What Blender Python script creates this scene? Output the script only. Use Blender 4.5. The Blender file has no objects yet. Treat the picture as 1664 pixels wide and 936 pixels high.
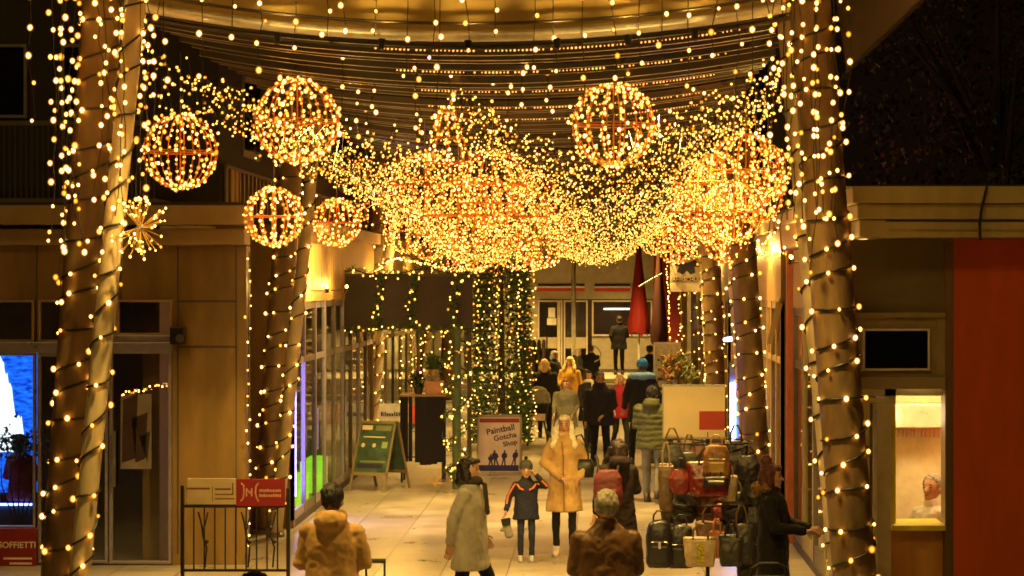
import bpy, bmesh, math, random
import numpy as np
from mathutils import Vector, Matrix, noise
R = math.radians
random.seed(7)
rs = np.random.RandomState(11)
scene = bpy.context.scene
col = scene.collection

# ---------------------------------------------------------------- camera
F = 3600.0                     # focal length in photo pixels (1664 wide)
VX, VY, CAMH = 971.0, 461.0, 3.3
cam_d = bpy.data.cameras.new('camera'); cam = bpy.data.objects.new('camera', cam_d); col.objects.link(cam)
cam.location = (0, 0, CAMH); cam.rotation_euler = (R(90), 0, 0)
cam_d.sensor_width = 36; cam_d.lens = F / 1664 * 36
cam_d.shift_x = -(VX - 832) / 1664; cam_d.shift_y = -(468 - VY) / 1664
cam_d.clip_end = 3000; cam_d.clip_start = .5
scene.camera = cam
# ---------------------------------------------------------------- world, sun, exposure
w = bpy.data.worlds.new("World"); scene.world = w; w.use_nodes = True
nt = w.node_tree; bg = nt.nodes['Background']
sky = nt.nodes.new('ShaderNodeTexSky'); sky.sky_type = 'NISHITA'; sky.sun_disc = False
sky.sun_elevation = R(2); sky.sun_rotation = R(200)
nt.links.new(sky.outputs[0], bg.inputs[0]); bg.inputs[1].default_value = .0001
sd = bpy.data.lights.new('sun', 'SUN'); sd.energy = .17; sd.angle = R(8); sd.color = (1, .62, .15)
so = bpy.data.objects.new('sun', sd); col.objects.link(so); so.rotation_euler = (R(52), 0, R(-14))  # added warm fill for the walls; no sun shines at night
scene.view_settings.view_transform = 'Standard'; scene.view_settings.look = 'None'
scene.view_settings.gamma = 1; scene.view_settings.exposure = .78
scene.render.engine = 'CYCLES'
cy = scene.cycles
cy.use_denoising = True; cy.use_light_tree = True
cy.max_bounces = 5; cy.diffuse_bounces = 3; cy.glossy_bounces = 3; cy.transmission_bounces = 3; cy.transparent_max_bounces = 8
cy.sample_clamp_indirect = 4; cy.caustics_reflective = False; cy.caustics_refractive = False
cy.pixel_filter_type = 'BLACKMAN_HARRIS'; cy.filter_width = 1.7

def X(px, d): return (px - VX) / F * d
def Z(py, d): return CAMH - (py - VY) / F * d
def PP(px, py, d): return Vector((X(px, d), d, Z(py, d)))

# ---------------------------------------------------------------- materials
MC = {}
def M(name, c, rough=.7, metal=0, var=.15, scale=6, bump=.0, coord='Object', spec=.5, stretch=(1, 1, 1)):
    """base colour with two octaves of wear, so that no surface is flat"""
    if name in MC: return MC[name]
    m = bpy.data.materials.new(name); m.use_nodes = True; n = m.node_tree.nodes; l = m.node_tree.links
    b = n['Principled BSDF']; b.inputs['Roughness'].default_value = rough; b.inputs['Metallic'].default_value = metal
    b.inputs['Specular IOR Level'].default_value = spec
    tc = n.new('ShaderNodeTexCoord'); mp = n.new('ShaderNodeMapping'); mp.inputs['Scale'].default_value = stretch
    l.new(tc.outputs[coord], mp.inputs[0])
    nz = n.new('ShaderNodeTexNoise'); nz.inputs['Scale'].default_value = scale; nz.inputs['Detail'].default_value = 6; nz.inputs['Roughness'].default_value = .65
    l.new(mp.outputs[0], nz.inputs['Vector'])
    rp = n.new('ShaderNodeValToRGB'); e = rp.color_ramp.elements
    e[0].position = .3; e[1].position = .7
    e[0].color = (*[max(0, x * (1 - var)) for x in c], 1); e[1].color = (*[min(1, x * (1 + var)) for x in c], 1)
    l.new(nz.outputs['Fac'], rp.inputs[0]); l.new(rp.outputs[0], b.inputs['Base Color'])
    mr = n.new('ShaderNodeMapRange'); mr.inputs['To Min'].default_value = max(0.02, rough - .1); mr.inputs['To Max'].default_value = min(1, rough + .1)
    l.new(nz.outputs['Fac'], mr.inputs[0]); l.new(mr.outputs[0], b.inputs['Roughness'])
    if bump:
        nb = n.new('ShaderNodeTexNoise'); nb.inputs['Scale'].default_value = scale * 6; nb.inputs['Detail'].default_value = 4
        l.new(mp.outputs[0], nb.inputs['Vector'])
        bp = n.new('ShaderNodeBump'); bp.inputs['Strength'].default_value = bump; bp.inputs['Distance'].default_value = .02
        l.new(nb.outputs['Fac'], bp.inputs['Height']); l.new(bp.outputs[0], b.inputs['Normal'])
    MC[name] = m; return m
def EM(name, c, s, samp='AUTO'):
    if name in MC: return MC[name]
    m = bpy.data.materials.new(name); m.use_nodes = True; n = m.node_tree.nodes
    b = n['Principled BSDF']; b.inputs['Base Color'].default_value = (*[min(.6, x * .5) for x in c], 1)
    b.inputs['Emission Color'].default_value = (*c, 1); b.inputs['Emission Strength'].default_value = s
    b.inputs['Roughness'].default_value = .3
    m.cycles.emission_sampling = samp
    MC[name] = m; return m
def GL(name, tint=(.85, .9, .9), alpha=.18):
    """window pane: mostly see-through, with a mirror-like coat"""
    if name in MC: return MC[name]
    m = bpy.data.materials.new(name); m.use_nodes = True; n = m.node_tree.nodes; l = m.node_tree.links
    for x in list(n): n.remove(x)
    o = n.new('ShaderNodeOutputMaterial'); mx = n.new('ShaderNodeMixShader'); t = n.new('ShaderNodeBsdfTransparent'); g = n.new('ShaderNodeBsdfGlossy')
    t.inputs[0].default_value = (*tint, 1); g.inputs['Roughness'].default_value = .06; g.inputs[0].default_value = (.9, .9, .9, 1)
    fr = n.new('ShaderNodeFresnel'); fr.inputs[0].default_value = 1.5
    ad = n.new('ShaderNodeMath'); ad.operation = 'ADD'; ad.inputs[1].default_value = alpha; ad.use_clamp = True
    nz = n.new('ShaderNodeTexNoise'); nz.inputs['Scale'].default_value = 1.3; bp = n.new('ShaderNodeBump'); bp.inputs['Strength'].default_value = .03; bp.inputs['Distance'].default_value = .05
    l.new(nz.outputs['Fac'], bp.inputs['Height']); l.new(bp.outputs[0], g.inputs['Normal'])
    l.new(fr.outputs[0], ad.inputs[0]); l.new(ad.outputs[0], mx.inputs[0]); l.new(t.outputs[0], mx.inputs[1]); l.new(g.outputs[0], mx.inputs[2]); l.new(mx.outputs[0], o.inputs[0])
    MC[name] = m; return m

# ---------------------------------------------------------------- mesh builder
class MB:
    def __init__(s): s.v = []; s.f = []; s.mi = []
    def add(s, vs, fs, mi=0):
        k = len(s.v); s.v += [tuple(p) for p in vs]; s.f += [tuple(k + i for i in f) for f in fs]; s.mi += [mi] * len(fs); return s
    def box(s, x0, x1, y0, y1, z0, z1, mi=0, rz=0, c=None):
        if x0 > x1: x0, x1 = x1, x0
        if y0 > y1: y0, y1 = y1, y0
        if z0 > z1: z0, z1 = z1, z0
        vs = [Vector((x, y, z)) for z in (z0, z1) for y in (y0, y1) for x in (x0, x1)]
        if rz:
            c = Vector(c or ((x0 + x1) / 2, (y0 + y1) / 2, 0)); m = Matrix.Rotation(rz, 3, 'Z'); vs = [m @ (p - c) + c for p in vs]
        return s.add(vs, [(0, 2, 3, 1), (4, 5, 7, 6), (0, 1, 5, 4), (2, 6, 7, 3), (0, 4, 6, 2), (1, 3, 7, 5)], mi)
    def tube(s, pts, r, n=8, mi=0, closed=False):
        pts = [Vector(p) for p in pts]; N = len(pts)
        rr = r if isinstance(r, (list, tuple)) else [r] * N
        vs = []; pu = None
        for i, p in enumerate(pts):
            a = pts[i - 1] if i > 0 else (pts[-1] if closed else p); b = pts[(i + 1) % N] if (i < N - 1 or closed) else p
            t = (b - a)
            t = t.normalized() if t.length > 1e-9 else Vector((0, 0, 1))
            u = (Vector((1, 0, 0)) if abs(t.x) < .9 else Vector((0, 1, 0))) if pu is None else pu
            u = (u - t * u.dot(t)).normalized(); pu = u; v = t.cross(u)
            for k in range(n):
                q = 2 * math.pi * k / n; vs.append(p + (u * math.cos(q) + v * math.sin(q)) * rr[i])
        fs = []
        for i in range(N if closed else N - 1):
            j = (i + 1) % N
            for k in range(n): fs.append((i * n + k, i * n + (k + 1) % n, j * n + (k + 1) % n, j * n + k))
        if not closed: fs += [tuple(range(n - 1, -1, -1)), tuple((N - 1) * n + k for k in range(n))]
        return s.add(vs, fs, mi)
    def loft(s, rings, n=16, mi=0, p=2.0):
        """rings: (centre, rx, ry) horizontal superellipses"""
        vs = []
        for c, rx, ry in rings:
            for k in range(n):
                q = 2 * math.pi * k / n; cx, sy = math.cos(q), math.sin(q)
                vs.append((c[0] + rx * math.copysign(abs(cx) ** (2 / p), cx), c[1] + ry * math.copysign(abs(sy) ** (2 / p), sy), c[2]))
        N = len(rings); fs = [(i * n + k, i * n + (k + 1) % n, (i + 1) * n + (k + 1) % n, (i + 1) * n + k) for i in range(N - 1) for k in range(n)]
        fs += [tuple(range(n - 1, -1, -1)), tuple((N - 1) * n + k for k in range(n))]
        return s.add(vs, fs, mi)
    def ell(s, c, r, n=14, m=9, mi=0, rot=None):
        c = Vector(c); r = (r, r, r) if not isinstance(r, (tuple, list)) else r
        vs = []
        for i in range(m + 1):
            t = math.pi * i / m
            for k in range(n):
                q = 2 * math.pi * k / n
                p = Vector((r[0] * math.sin(t) * math.cos(q), r[1] * math.sin(t) * math.sin(q), r[2] * math.cos(t)))
                vs.append(c + (rot @ p if rot else p))
        return s.add(vs, [(i * n + k, (i + 1) * n + k, (i + 1) * n + (k + 1) % n, i * n + (k + 1) % n) for i in range(m) for k in range(n)], mi)
    def cap(s, a, b, ra, rb, n=12, mi=0):
        a = Vector(a); b = Vector(b)
        ra = (ra, ra) if not isinstance(ra, tuple) else ra; rb = (rb, rb) if not isinstance(rb, tuple) else rb
        t = (b - a); L = t.length; t = t / L if L > 1e-6 else Vector((0, 0, 1))
        u = Vector((1, 0, 0)) if abs(t.x) < .8 else Vector((0, 0, 1)); u = (u - t * u.dot(t)).normalized(); v = t.cross(u)
        rings = []
        for q in (80, 45, 15): rings.append((a - t * (sum(ra) / 2) * math.sin(R(q)), ra[0] * math.cos(R(q)), ra[1] * math.cos(R(q))))
        for q in (15, 45, 80): rings.append((b + t * (sum(rb) / 2) * math.sin(R(q)), rb[0] * math.cos(R(q)), rb[1] * math.cos(R(q))))
        vs = [c + u * (p * math.cos(2 * math.pi * k / n)) + v * (w_ * math.sin(2 * math.pi * k / n)) for c, p, w_ in rings for k in range(n)]
        N = 6; fs = [(i * n + k, i * n + (k + 1) % n, (i + 1) * n + (k + 1) % n, (i + 1) * n + k) for i in range(N - 1) for k in range(n)]
        fs += [tuple(range(n - 1, -1, -1)), tuple((N - 1) * n + k for k in range(n))]
        return s.add(vs, fs, mi)
    def quad(s, a, b, c, d, mi=0): return s.add([a, b, c, d], [(0, 1, 2, 3)], mi)
    def mesh(s, name):
        me = bpy.data.meshes.new(name); me.from_pydata(s.v, [], s.f); me.validate()
        if any(s.mi) and len(me.polygons) == len(s.mi): me.polygons.foreach_set('material_index', s.mi)
        me.update(); return me
    def build(s, name, mats, parent=None, smooth=False, bevel=0, loc=(0, 0, 0), rz=0):
        me = s.mesh(name); mats = mats if isinstance(mats, (list, tuple)) else [mats]
        if len(s.f) < 4000:
            b = bmesh.new(); b.from_mesh(me); bmesh.ops.recalc_face_normals(b, faces=b.faces); b.to_mesh(me); b.free()
        for m in mats: me.materials.append(m)
        o = bpy.data.objects.new(name, me); col.objects.link(o); o.parent = parent; o.location = loc; o.rotation_euler.z = rz
        if smooth: me.polygons.foreach_set('use_smooth', [True] * len(me.polygons))
        if bevel:
            bv = o.modifiers.new('bevel', 'BEVEL'); bv.width = bevel; bv.segments = 2; bv.limit_method = 'ANGLE'; bv.angle_limit = R(40)
        return o
def tag(o, label=None, cat=None, group=None, kind=None):
    if label: o['label'] = label
    if cat: o['category'] = cat
    if group: o['group'] = group
    if kind: o['kind'] = kind
    return o
def empty(name, loc, label, cat, group=None, rz=0):
    o = bpy.data.objects.new(name, None); col.objects.link(o); o.location = loc; o.rotation_euler.z = rz; o.empty_display_size = .1
    return tag(o, label, cat, group)
def text(s, size, loc, mat, parent=None, rot=(R(90), 0, 0), name='lettering', align='CENTER', ext=.002, shear=0, sx=1):
    c = bpy.data.curves.new('t', 'FONT'); c.body = s; c.size = size; c.align_x = align; c.align_y = 'CENTER'; c.extrude = ext; c.shear = shear; c.resolution_u = 3
    c.space_line = .85; c.offset = size * .018
    t = bpy.data.objects.new('t', c); col.objects.link(t)
    me = bpy.data.meshes.new_from_object(t.evaluated_get(bpy.context.evaluated_depsgraph_get()))
    bpy.data.objects.remove(t); me.name = name; me.materials.clear(); me.materials.append(mat)
    o = bpy.data.objects.new(name, me); col.objects.link(o); o.parent = parent; o.location = loc; o.rotation_euler = rot; o.scale = (sx, 1, 1); return o

ORD = 'first second third fourth fifth sixth seventh eighth ninth tenth eleventh twelfth thirteenth fourteenth fifteenth sixteenth seventeenth eighteenth nineteenth twentieth twenty-first twenty-second twenty-third twenty-fourth twenty-fifth twenty-sixth twenty-seventh twenty-eighth'.split()
# ---------------------------------------------------------------- bulbs
WARM = (1, .47, .075); NETC = (1, .57, .09)
def ico(r, sub=1):
    b = bmesh.new(); bmesh.ops.create_icosphere(b, subdivisions=sub, radius=r)
    v = np.array([p.co[:] for p in b.verts]); f = np.array([[q.index for q in x.verts] for x in b.faces]); b.free(); return v, f
IV, IF = ico(1, 1)
BULB = {}
def variants(mat):
    """no two bulbs of a string are quite alike: bright, amber and tired ones"""
    e = mat.node_tree.nodes['Principled BSDF']; c = e.inputs['Emission Color'].default_value; s = e.inputs['Emission Strength'].default_value
    return [mat, EM(mat.name + '_amber', (c[0], c[1] * .72, c[2] * .5), s * .55), EM(mat.name + '_dim', (c[0], c[1] * .62, c[2] * .35), s * .16), EM(mat.name + '_pale', (c[0], c[1] * 1.25, c[2] * 2.2), s * .9)]
def bulb_mesh(r, mat, me_name='bulb'):
    k = (round(r, 4), mat.name)
    if k not in BULB:
        v, f = ico(r * .72, 2); v = v * np.array([1, 1, 1.25]); me = bpy.data.meshes.new(me_name); v2, f2 = ico(r * .72 * HALOK, 2); v2 = v2 * np.array([1, 1, 1.15])
        me.from_pydata(v.tolist() + v2.tolist(), [], f.tolist() + (f2 + len(v)).tolist()); me.materials.append(mat); me.materials.append(HALOM)
        me.polygons.foreach_set('material_index', [0] * len(f) + [1] * len(f2))
        me.polygons.foreach_set('use_smooth', [True] * len(me.polygons)); BULB[k] = me
    return BULB[k]
def many(pts, r, mat, parent, name='bulbs', origin=(0, 0, 0), jit=.6):
    pts = np.array([tuple(p) for p in pts]); n = len(pts)
    if n == 0: return None
    r0 = r; single_ = name != 'bulbs'
    rr = r * (1 if single_ else .72) * (1 + jit * (rs.rand(n, 1, 1) - .5))
    if not single_: pts = np.concatenate([pts, pts]); rr = np.concatenate([rr, rr * HALOK]); n = 2 * n
    V = (IV[None] * rr + pts[:, None, :]).reshape(-1, 3); Fc = (IF[None] + (np.arange(n) * len(IV))[:, None, None]).reshape(-1, 3)
    me = bpy.data.meshes.new(name); me.vertices.add(len(V)); me.vertices.foreach_set('co', V.ravel())
    me.loops.add(Fc.size); me.loops.foreach_set('vertex_index', Fc.ravel()); me.polygons.add(len(Fc))
    me.polygons.foreach_set('loop_start', np.arange(0, Fc.size, 3)); me.polygons.foreach_set('loop_total', np.full(len(Fc), 3))
    me.update(calc_edges=True); me.validate(); me.polygons.foreach_set('use_smooth', [True] * len(me.polygons)); me.materials.append(mat)
    if not single_: [me.materials.append(x) for x in variants(mat)[1:] + [HALOM]]; nf = len(IF); hn = len(me.polygons) // 2; vi = np.repeat(rs.choice(4, hn // nf + 1, p=[.46, .28, .14, .12]), nf)[:hn]; me.polygons.foreach_set('material_index', list(vi) + [4] * (len(me.polygons) - hn))
    o = bpy.data.objects.new(name, me); col.objects.link(o); o.parent = parent
    tag(o, kind='stuff'); return o
def bulbs(pts, r, mat, parent, single=100, origin=(0, 0, 0)):
    """the bulbs nearest the camera one by one, the rest as one part"""
    o = Vector(origin)
    pts = sorted([Vector(p) for p in pts], key=lambda p: (p + o - cam.location).length)
    vs_ = variants(mat)
    for p in pts[:single]:
        b = bpy.data.objects.new('bulb', bulb_mesh(r, vs_[int(rs.choice(4, p=[.55, .22, .09, .14]))])); col.objects.link(b); b.parent = parent; b.location = p
        s = random.uniform(.65, 1.2); b.scale = (s, s, s)
    many(pts[single:], r, mat, parent)
def halo_mat():  # glowing outer shell stands in for the halo around each bulb
    m = bpy.data.materials.new('bulb_halo'); m.use_nodes = True; n = m.node_tree.nodes; l = m.node_tree.links
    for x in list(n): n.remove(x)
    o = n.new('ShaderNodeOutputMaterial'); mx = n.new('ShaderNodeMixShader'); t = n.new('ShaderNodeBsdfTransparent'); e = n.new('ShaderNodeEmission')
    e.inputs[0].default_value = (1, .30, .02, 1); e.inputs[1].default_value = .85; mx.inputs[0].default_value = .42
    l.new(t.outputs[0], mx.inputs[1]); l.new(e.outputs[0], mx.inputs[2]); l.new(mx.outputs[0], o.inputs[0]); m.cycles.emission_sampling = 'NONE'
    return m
HALOM = halo_mat(); HALOK = 1.75
BW = EM('bulb_warm', WARM, 18.0)
BN = EM('bulb_net', NETC, 6.5)
BP = EM('bulb_ball', (1, .43, .07), 11.0)
CABLE = M('black_cable', (.012, .010, .008), .5)
# ================================================================ setting
def paver_mat():
    m = bpy.data.materials.new('paving'); m.use_nodes = True; n = m.node_tree.nodes; l = m.node_tree.links; b = n['Principled BSDF']
    tc = n.new('ShaderNodeTexCoord'); mp = n.new('ShaderNodeMapping'); mp.inputs['Rotation'].default_value = (0, 0, R(90)); mp.inputs['Location'].default_value = (0, .28, 0)
    l.new(tc.outputs['Object'], mp.inputs[0])
    br = n.new('ShaderNodeTexBrick'); br.inputs['Scale'].default_value = 1; br.inputs['Brick Width'].default_value = 1.5; br.inputs['Row Height'].default_value = .75
    br.inputs['Mortar Size'].default_value = .008; br.inputs['Mortar Smooth'].default_value = .3; br.offset = .5
    br.inputs['Color1'].default_value = (.40, .355, .30, 1); br.inputs['Color2'].default_value = (.47, .42, .36, 1); br.inputs['Mortar'].default_value = (.12, .10, .085, 1)
    l.new(mp.outputs[0], br.inputs[0])
    nz = n.new('ShaderNodeTexNoise'); nz.inputs['Scale'].default_value = .9; nz.inputs['Detail'].default_value = 9; nz.inputs['Roughness'].default_value = .7; l.new(tc.outputs['Object'], nz.inputs[0])
    rp = n.new('ShaderNodeValToRGB'); rp.color_ramp.elements[0].position = .35; rp.color_ramp.elements[1].position = .65
    rp.color_ramp.elements[0].color = (.50, .47, .44, 1); rp.color_ramp.elements[1].color = (1, 1, 1, 1); l.new(nz.outputs[0], rp.inputs[0])
    mx = n.new('ShaderNodeMix'); mx.data_type = 'RGBA'; mx.blend_type = 'MULTIPLY'; mx.inputs[0].default_value = 1
    l.new(br.outputs[0], mx.inputs[6]); l.new(rp.outputs[0], mx.inputs[7]); l.new(mx.outputs[2], b.inputs['Base Color'])
    # worn spots of chewing gum and small leaves
    vo = n.new('ShaderNodeTexVoronoi'); vo.inputs['Scale'].default_value = 2.3; l.new(tc.outputs['Object'], vo.inputs['Vector'])
    lt = n.new('ShaderNodeMath'); lt.operation = 'LESS_THAN'; lt.inputs[1].default_value = .045; l.new(vo.outputs['Distance'], lt.inputs[0])
    m2 = n.new('ShaderNodeMix'); m2.data_type = 'RGBA'; m2.inputs[7].default_value = (.16, .12, .09, 1); l.new(lt.outputs[0], m2.inputs[0]); l.new(mx.outputs[2], m2.inputs[6]); l.new(m2.outputs[2], b.inputs['Base Color'])
    mr = n.new('ShaderNodeMapRange'); mr.inputs[3].default_value = .16; mr.inputs[4].default_value = .46; l.new(nz.outputs[0], mr.inputs[0]); l.new(mr.outputs[0], b.inputs['Roughness'])
    bp = n.new('ShaderNodeBump'); bp.inputs['Strength'].default_value = .35; bp.inputs['Distance'].default_value = .01; l.new(br.outputs['Fac'], bp.inputs['Height']); bp.invert = True; l.new(bp.outputs[0], b.inputs['Normal'])
    return m
MB().quad((-600, -200, -.004), (600, -200, -.004), (600, 1500, -.004), (-600, 1500, -.004)).build('ground', M('asphalt', (.05, .048, .045), .85, scale=3), None)['kind'] = 'structure'
g_ = MB()
for _ in range(170):
    x_, y_ = rs.uniform(-3.9, 2.3), rs.uniform(17, 60); a_ = rs.uniform(0, 6.3); s_ = rs.uniform(.012, .035)
    g_.add([(x_ + s_ * 1.5 * math.cos(a_), y_ + s_ * 1.5 * math.sin(a_), .006), (x_ - s_ * math.sin(a_) * .6, y_ + s_ * math.cos(a_) * .6, .012), (x_ - s_ * 1.5 * math.cos(a_), y_ - s_ * 1.5 * math.sin(a_), .005), (x_ + s_ * math.sin(a_) * .6, y_ - s_ * math.cos(a_) * .6, .009)], [(0, 1, 2, 3)])
tag(g_.build('leaf_litter', M('dry_leaf', (.20, .10, .04), .8, var=.5)), kind='stuff')
MB().quad((-14, -8, 0), (14, -8, 0), (14, 78, 0), (-14, 78, 0)).build('pavement', paver_mat())['kind'] = 'structure'

BROWN = M('brown_panel', (.19, .115, .035), .4, scale=2.2, bump=.05, spec=.5, var=.35, stretch=(1, 1, .22))
BROWN2 = M('beige_frame', (.30, .21, .10), .45, scale=3)
DARKF = M('bronze_frame', (.13, .10, .09), .35, metal=.3)
PURF = M('mauve_frame', (.30, .26, .34), .3, metal=.3)
GOLDP = M('timber_lining', (.42, .26, .10), .45, scale=3, stretch=(1, 1, .15))
RENDER = M('light_render', (.36, .31, .23), .8, scale=4, bump=.1)
REDW = M('red_wall', (.62, .095, .014), .7, scale=1.2, bump=.08, var=.28, stretch=(1, 1, .3))
ORANGE = M('orange_post', (.50, .11, .03), .5)
DARKW = M('dark_wall', (.07, .055, .05), .8)
ROOFM = M('roof_felt', (.05, .045, .04), .9)
WHITEP = M('white_wall', (.72, .68, .60), .6)
GLASS = GL('shop_glass', (.9, .93, .93), .0); GLASSD = GL('dim_glass', (.75, .75, .78), .06)
BLACK = M('black_metal', (.02, .018, .018), .4, metal=.4)
STEEL = M('brushed_steel', (.45, .43, .40), .3, metal=.9)
def area(name, loc, size, energy, c, parent, rot=(0, 0, 0), sy=None):
    ld = bpy.data.lights.new(name, 'AREA'); ld.energy = energy; ld.color = c; ld.size = size
    if sy: ld.shape = 'RECTANGLE'; ld.size_y = sy
    o = bpy.data.objects.new(name, ld); col.objects.link(o); o.location = loc; o.rotation_euler = rot; o.parent = parent; return o
def lamp_panel(x0, x1, y0, y1, z, mat, parent):
    """ceiling lamp: housing and a diffuser that gives the light"""
    h = MB().box(x0 - .03, x1 + .03, y0 - .03, y1 + .03, z + .02, z + .08).build('ceiling_lamp', WHITEP, parent)
    MB().box(x0, x1, y0, y1, z, z + .017).build('diffuser', mat, h)

# ---------------- left pavilion (frontal wall at y = 26)
d = 26.0
A = empty('shop_pavilion', (-9, d, 0), 'brown panelled flat-roofed shop with blue lit window and tall glass door', 'shop')
def local(o):  # parts are built in world coordinates: bring them to their thing
    o.location = Vector(o.location) - Vector(o.parent.location); return o
def box(name, mat, par, *b, bevel=0, sub=None):
    o = MB().box(*b).build(name, mat, par, bevel=bevel)
    p = par
    while p.parent: p = p.parent
    if par.parent is None: o.location = -Vector(p.location)
    return o
xr = X(400, d)
def rect(m, px0, px1, py0, py1, d, t0, t1, mi=0): m.box(X(px0, d), X(px1, d), d + t0, d + t1, Z(py1, d), Z(py0, d), mi)
g = MB()
rect(g, 280, 400, 400, 918, d, 0, .3); rect(g, -260, 280, 398, 487, d, 0, .3); rect(g, -260, -140, 487, 918, d, 0, .3)
g.box(X(-260, d), -5.2, d + 5, d + 5.2, 0, 4.0); g.box(-5.4, -5.2, d + .301, d + 5, 0, 4.0); g.box(X(-260, d), X(-260, d) + .2, d + .301, d + 5, 0, 4.0)
local(g.build('wall', BROWN, A))
g = MB(); rect(g, -270, 400, 372, 398, d, -.12, .32)
rect(g, -270, 404, 335, 366, d, -.35, .4); g.box(X(-270, d), -5.15, d + .401, d + 5.4, 4.0, 4.2); local(g.build('roof_edge', BROWN2, A, bevel=.01))
g = MB(); rect(g, -270, 402, 330, 334.8, d, -.3, .38); g.box(X(-270, d), -5.1, d + .381, d + 5.3, 4.21, 4.24); local(g.build('roof', ROOFM, A))
g = MB()
for px in (60, 118, 196): rect(g, px - 1.2, px + 1.2, 400, 487, d, -.006, .02)
rect(g, 290, 384, 488, 491, d, -.006, .01); rect(g, 290, 384, 562, 565, d, -.006, .01); rect(g, 288, 290.5, 400, 900, d, -.006, .01); rect(g, 383, 385, 400, 900, d, -.006, .01)
local(g.build('panel_joint', DARKW, A))
# transoms, screen window and the door
def frame(par, px0, px1, py0, py1, d, t=4, mat=BROWN2, name='window', glass=GLASSD, depth=.08, fr=-.03):
    g = MB(); rect(g, px0, px1, py0, py0 + t, d, fr, fr + depth); rect(g, px0, px1, py1 - t, py1, d, fr, fr + depth)
    rect(g, px0, px0 + t, py0 + t, py1 - t, d, fr, fr + depth); rect(g, px1 - t, px1, py0 + t, py1 - t, d, fr, fr + depth)
    f = g.build(name, mat, par, bevel=.004)
    if par.parent is None: f.location = -Vector(par.location)
    g = MB(); yq = d + fr + depth * .5; g.quad(PP(px0 + t, py1 - t, yq), PP(px1 - t, py1 - t, yq), PP(px1 - t, py0 + t, yq), PP(px0 + t, py0 + t, yq))
    if glass: g.build('pane', glass, f)
    return f
frame(A, -130, 56, 487, 556, d); frame(A, 62, 190, 487, 556, d); frame(A, 190, 280, 487, 545, d)
g = MB(); rect(g, -140, 280, 556, 574, d, -.06, .2); rect(g, 190, 280, 545, 556, d, -.03, .1); local(g.build('beam', PURF, A, bevel=.006))
frame(A, -130, 58, 574, 858, d, 4, PURF, glass=GLASS); frame(A, 62, 176, 574, 915, d, 5, PURF)
dr = frame(A, 178, 279, 560, 916, d, 5, PURF, 'door')
g = MB(); rect(g, 186, 190, 700, 790, d, -.09, -.06); g.build('handle', STEEL, dr)
g = MB(); rect(g, -140, 60, 858, 918, d, 0, .2); local(g.build('base_panel', REDW, A))
g = MB().box(X(-260, d) + .2, -5.4, d + .3, d + 5, 0.002, .02); local(g.build('floor', M('shop_floor', (.2, .16, .12), .4), A))
g = MB().box(X(-260, d) + .2, -5.4, d + .3, d + 5, 3.9, 3.98); local(g.build('ceiling', M('shop_ceiling', (.3, .26, .2), .7), A))
# the blue screen inside
def screen_mat():
    m = bpy.data.materials.new('blue_screen'); m.use_nodes = True; n = m.node_tree.nodes; l = m.node_tree.links; b = n['Principled BSDF']
    tc = n.new('ShaderNodeTexCoord'); sp = n.new('ShaderNodeSeparateXYZ'); l.new(tc.outputs['Generated'], sp.inputs[0])
    nz = n.new('ShaderNodeTexNoise'); nz.noise_dimensions = '1D'; nz.inputs['Scale'].default_value = 9; nz.inputs['Detail'].default_value = 5
    l.new(sp.outputs[0], nz.inputs['W'])
    # ridge: height falls from the left to the right
    a = n.new('ShaderNodeMath'); a.operation = 'MULTIPLY_ADD'; a.inputs[1].default_value = -2.7; a.inputs[2].default_value = 2.72; l.new(sp.outputs[0], a.inputs[0])
    a2 = n.new('ShaderNodeMath'); a2.operation = 'MULTIPLY_ADD'; a2.inputs[1].default_value = .5; l.new(nz.outputs[0], a2.inputs[0]); l.new(a.outputs[0], a2.inputs[2])
    a3 = n.new('ShaderNodeMath'); a3.operation = 'SUBTRACT'; a3.inputs[1].default_value = .25; l.new(a2.outputs[0], a3.inputs[0])
    gt = n.new('ShaderNodeMath'); gt.operation = 'GREATER_THAN'; l.new(a3.outputs[0], gt.inputs[0]); l.new(sp.outputs[2], gt.inputs[1])
    g2 = n.new('ShaderNodeMath'); g2.operation = 'GREATER_THAN'; g2.inputs[1].default_value = .28; l.new(sp.outputs[2], g2.inputs[0])
    mu = n.new('ShaderNodeMath'); mu.operation = 'MULTIPLY'; l.new(gt.outputs[0], mu.inputs[0]); l.new(g2.outputs[0], mu.inputs[1])
    n2 = n.new('ShaderNodeTexNoise'); n2.inputs['Scale'].default_value = 7; n2.inputs['Detail'].default_value = 8; mp = n.new('ShaderNodeMapping'); mp.inputs['Scale'].default_value = (1.5, 1, 6)
    l.new(tc.outputs['Generated'], mp.inputs[0]); l.new(mp.outputs[0], n2.inputs[0])
    rp = n.new('ShaderNodeValToRGB'); rp.color_ramp.elements[0].color = (.0, .02, .30, 1); rp.color_ramp.elements[1].color = (.01, .16, 1, 1); rp.color_ramp.elements[0].position = .35; rp.color_ramp.elements[1].position = .68
    l.new(n2.outputs[0], rp.inputs[0])
    mx = n.new('ShaderNodeMix'); mx.data_type = 'RGBA'; mx.inputs[7].default_value = (.75, .88, 1, 1); l.new(mu.outputs[0], mx.inputs[0]); l.new(rp.outputs[0], mx.inputs[6])
    l.new(mx.outputs[2], b.inputs['Emission Color']); b.inputs['Emission Strength'].default_value = 1.1; b.inputs['Base Color'].default_value = (.02, .02, .03, 1); return m
ds = d + .9
sc_ = empty('video_screen', (X(-20, ds), ds, 1.0), 'large glowing blue video screen with a white jagged mountain shape', 'screen')
g = MB(); rect(g, -110, 60, 566, 800, ds, 0, .02); local(g.build('display', screen_mat(), sc_))
g = MB(); rect(g, -114, 64, 562, 804, ds, .021, .08); rect(g, -40, 0, 804, 900, ds, .02, .07); local(g.build('casing', BLACK, sc_))
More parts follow.
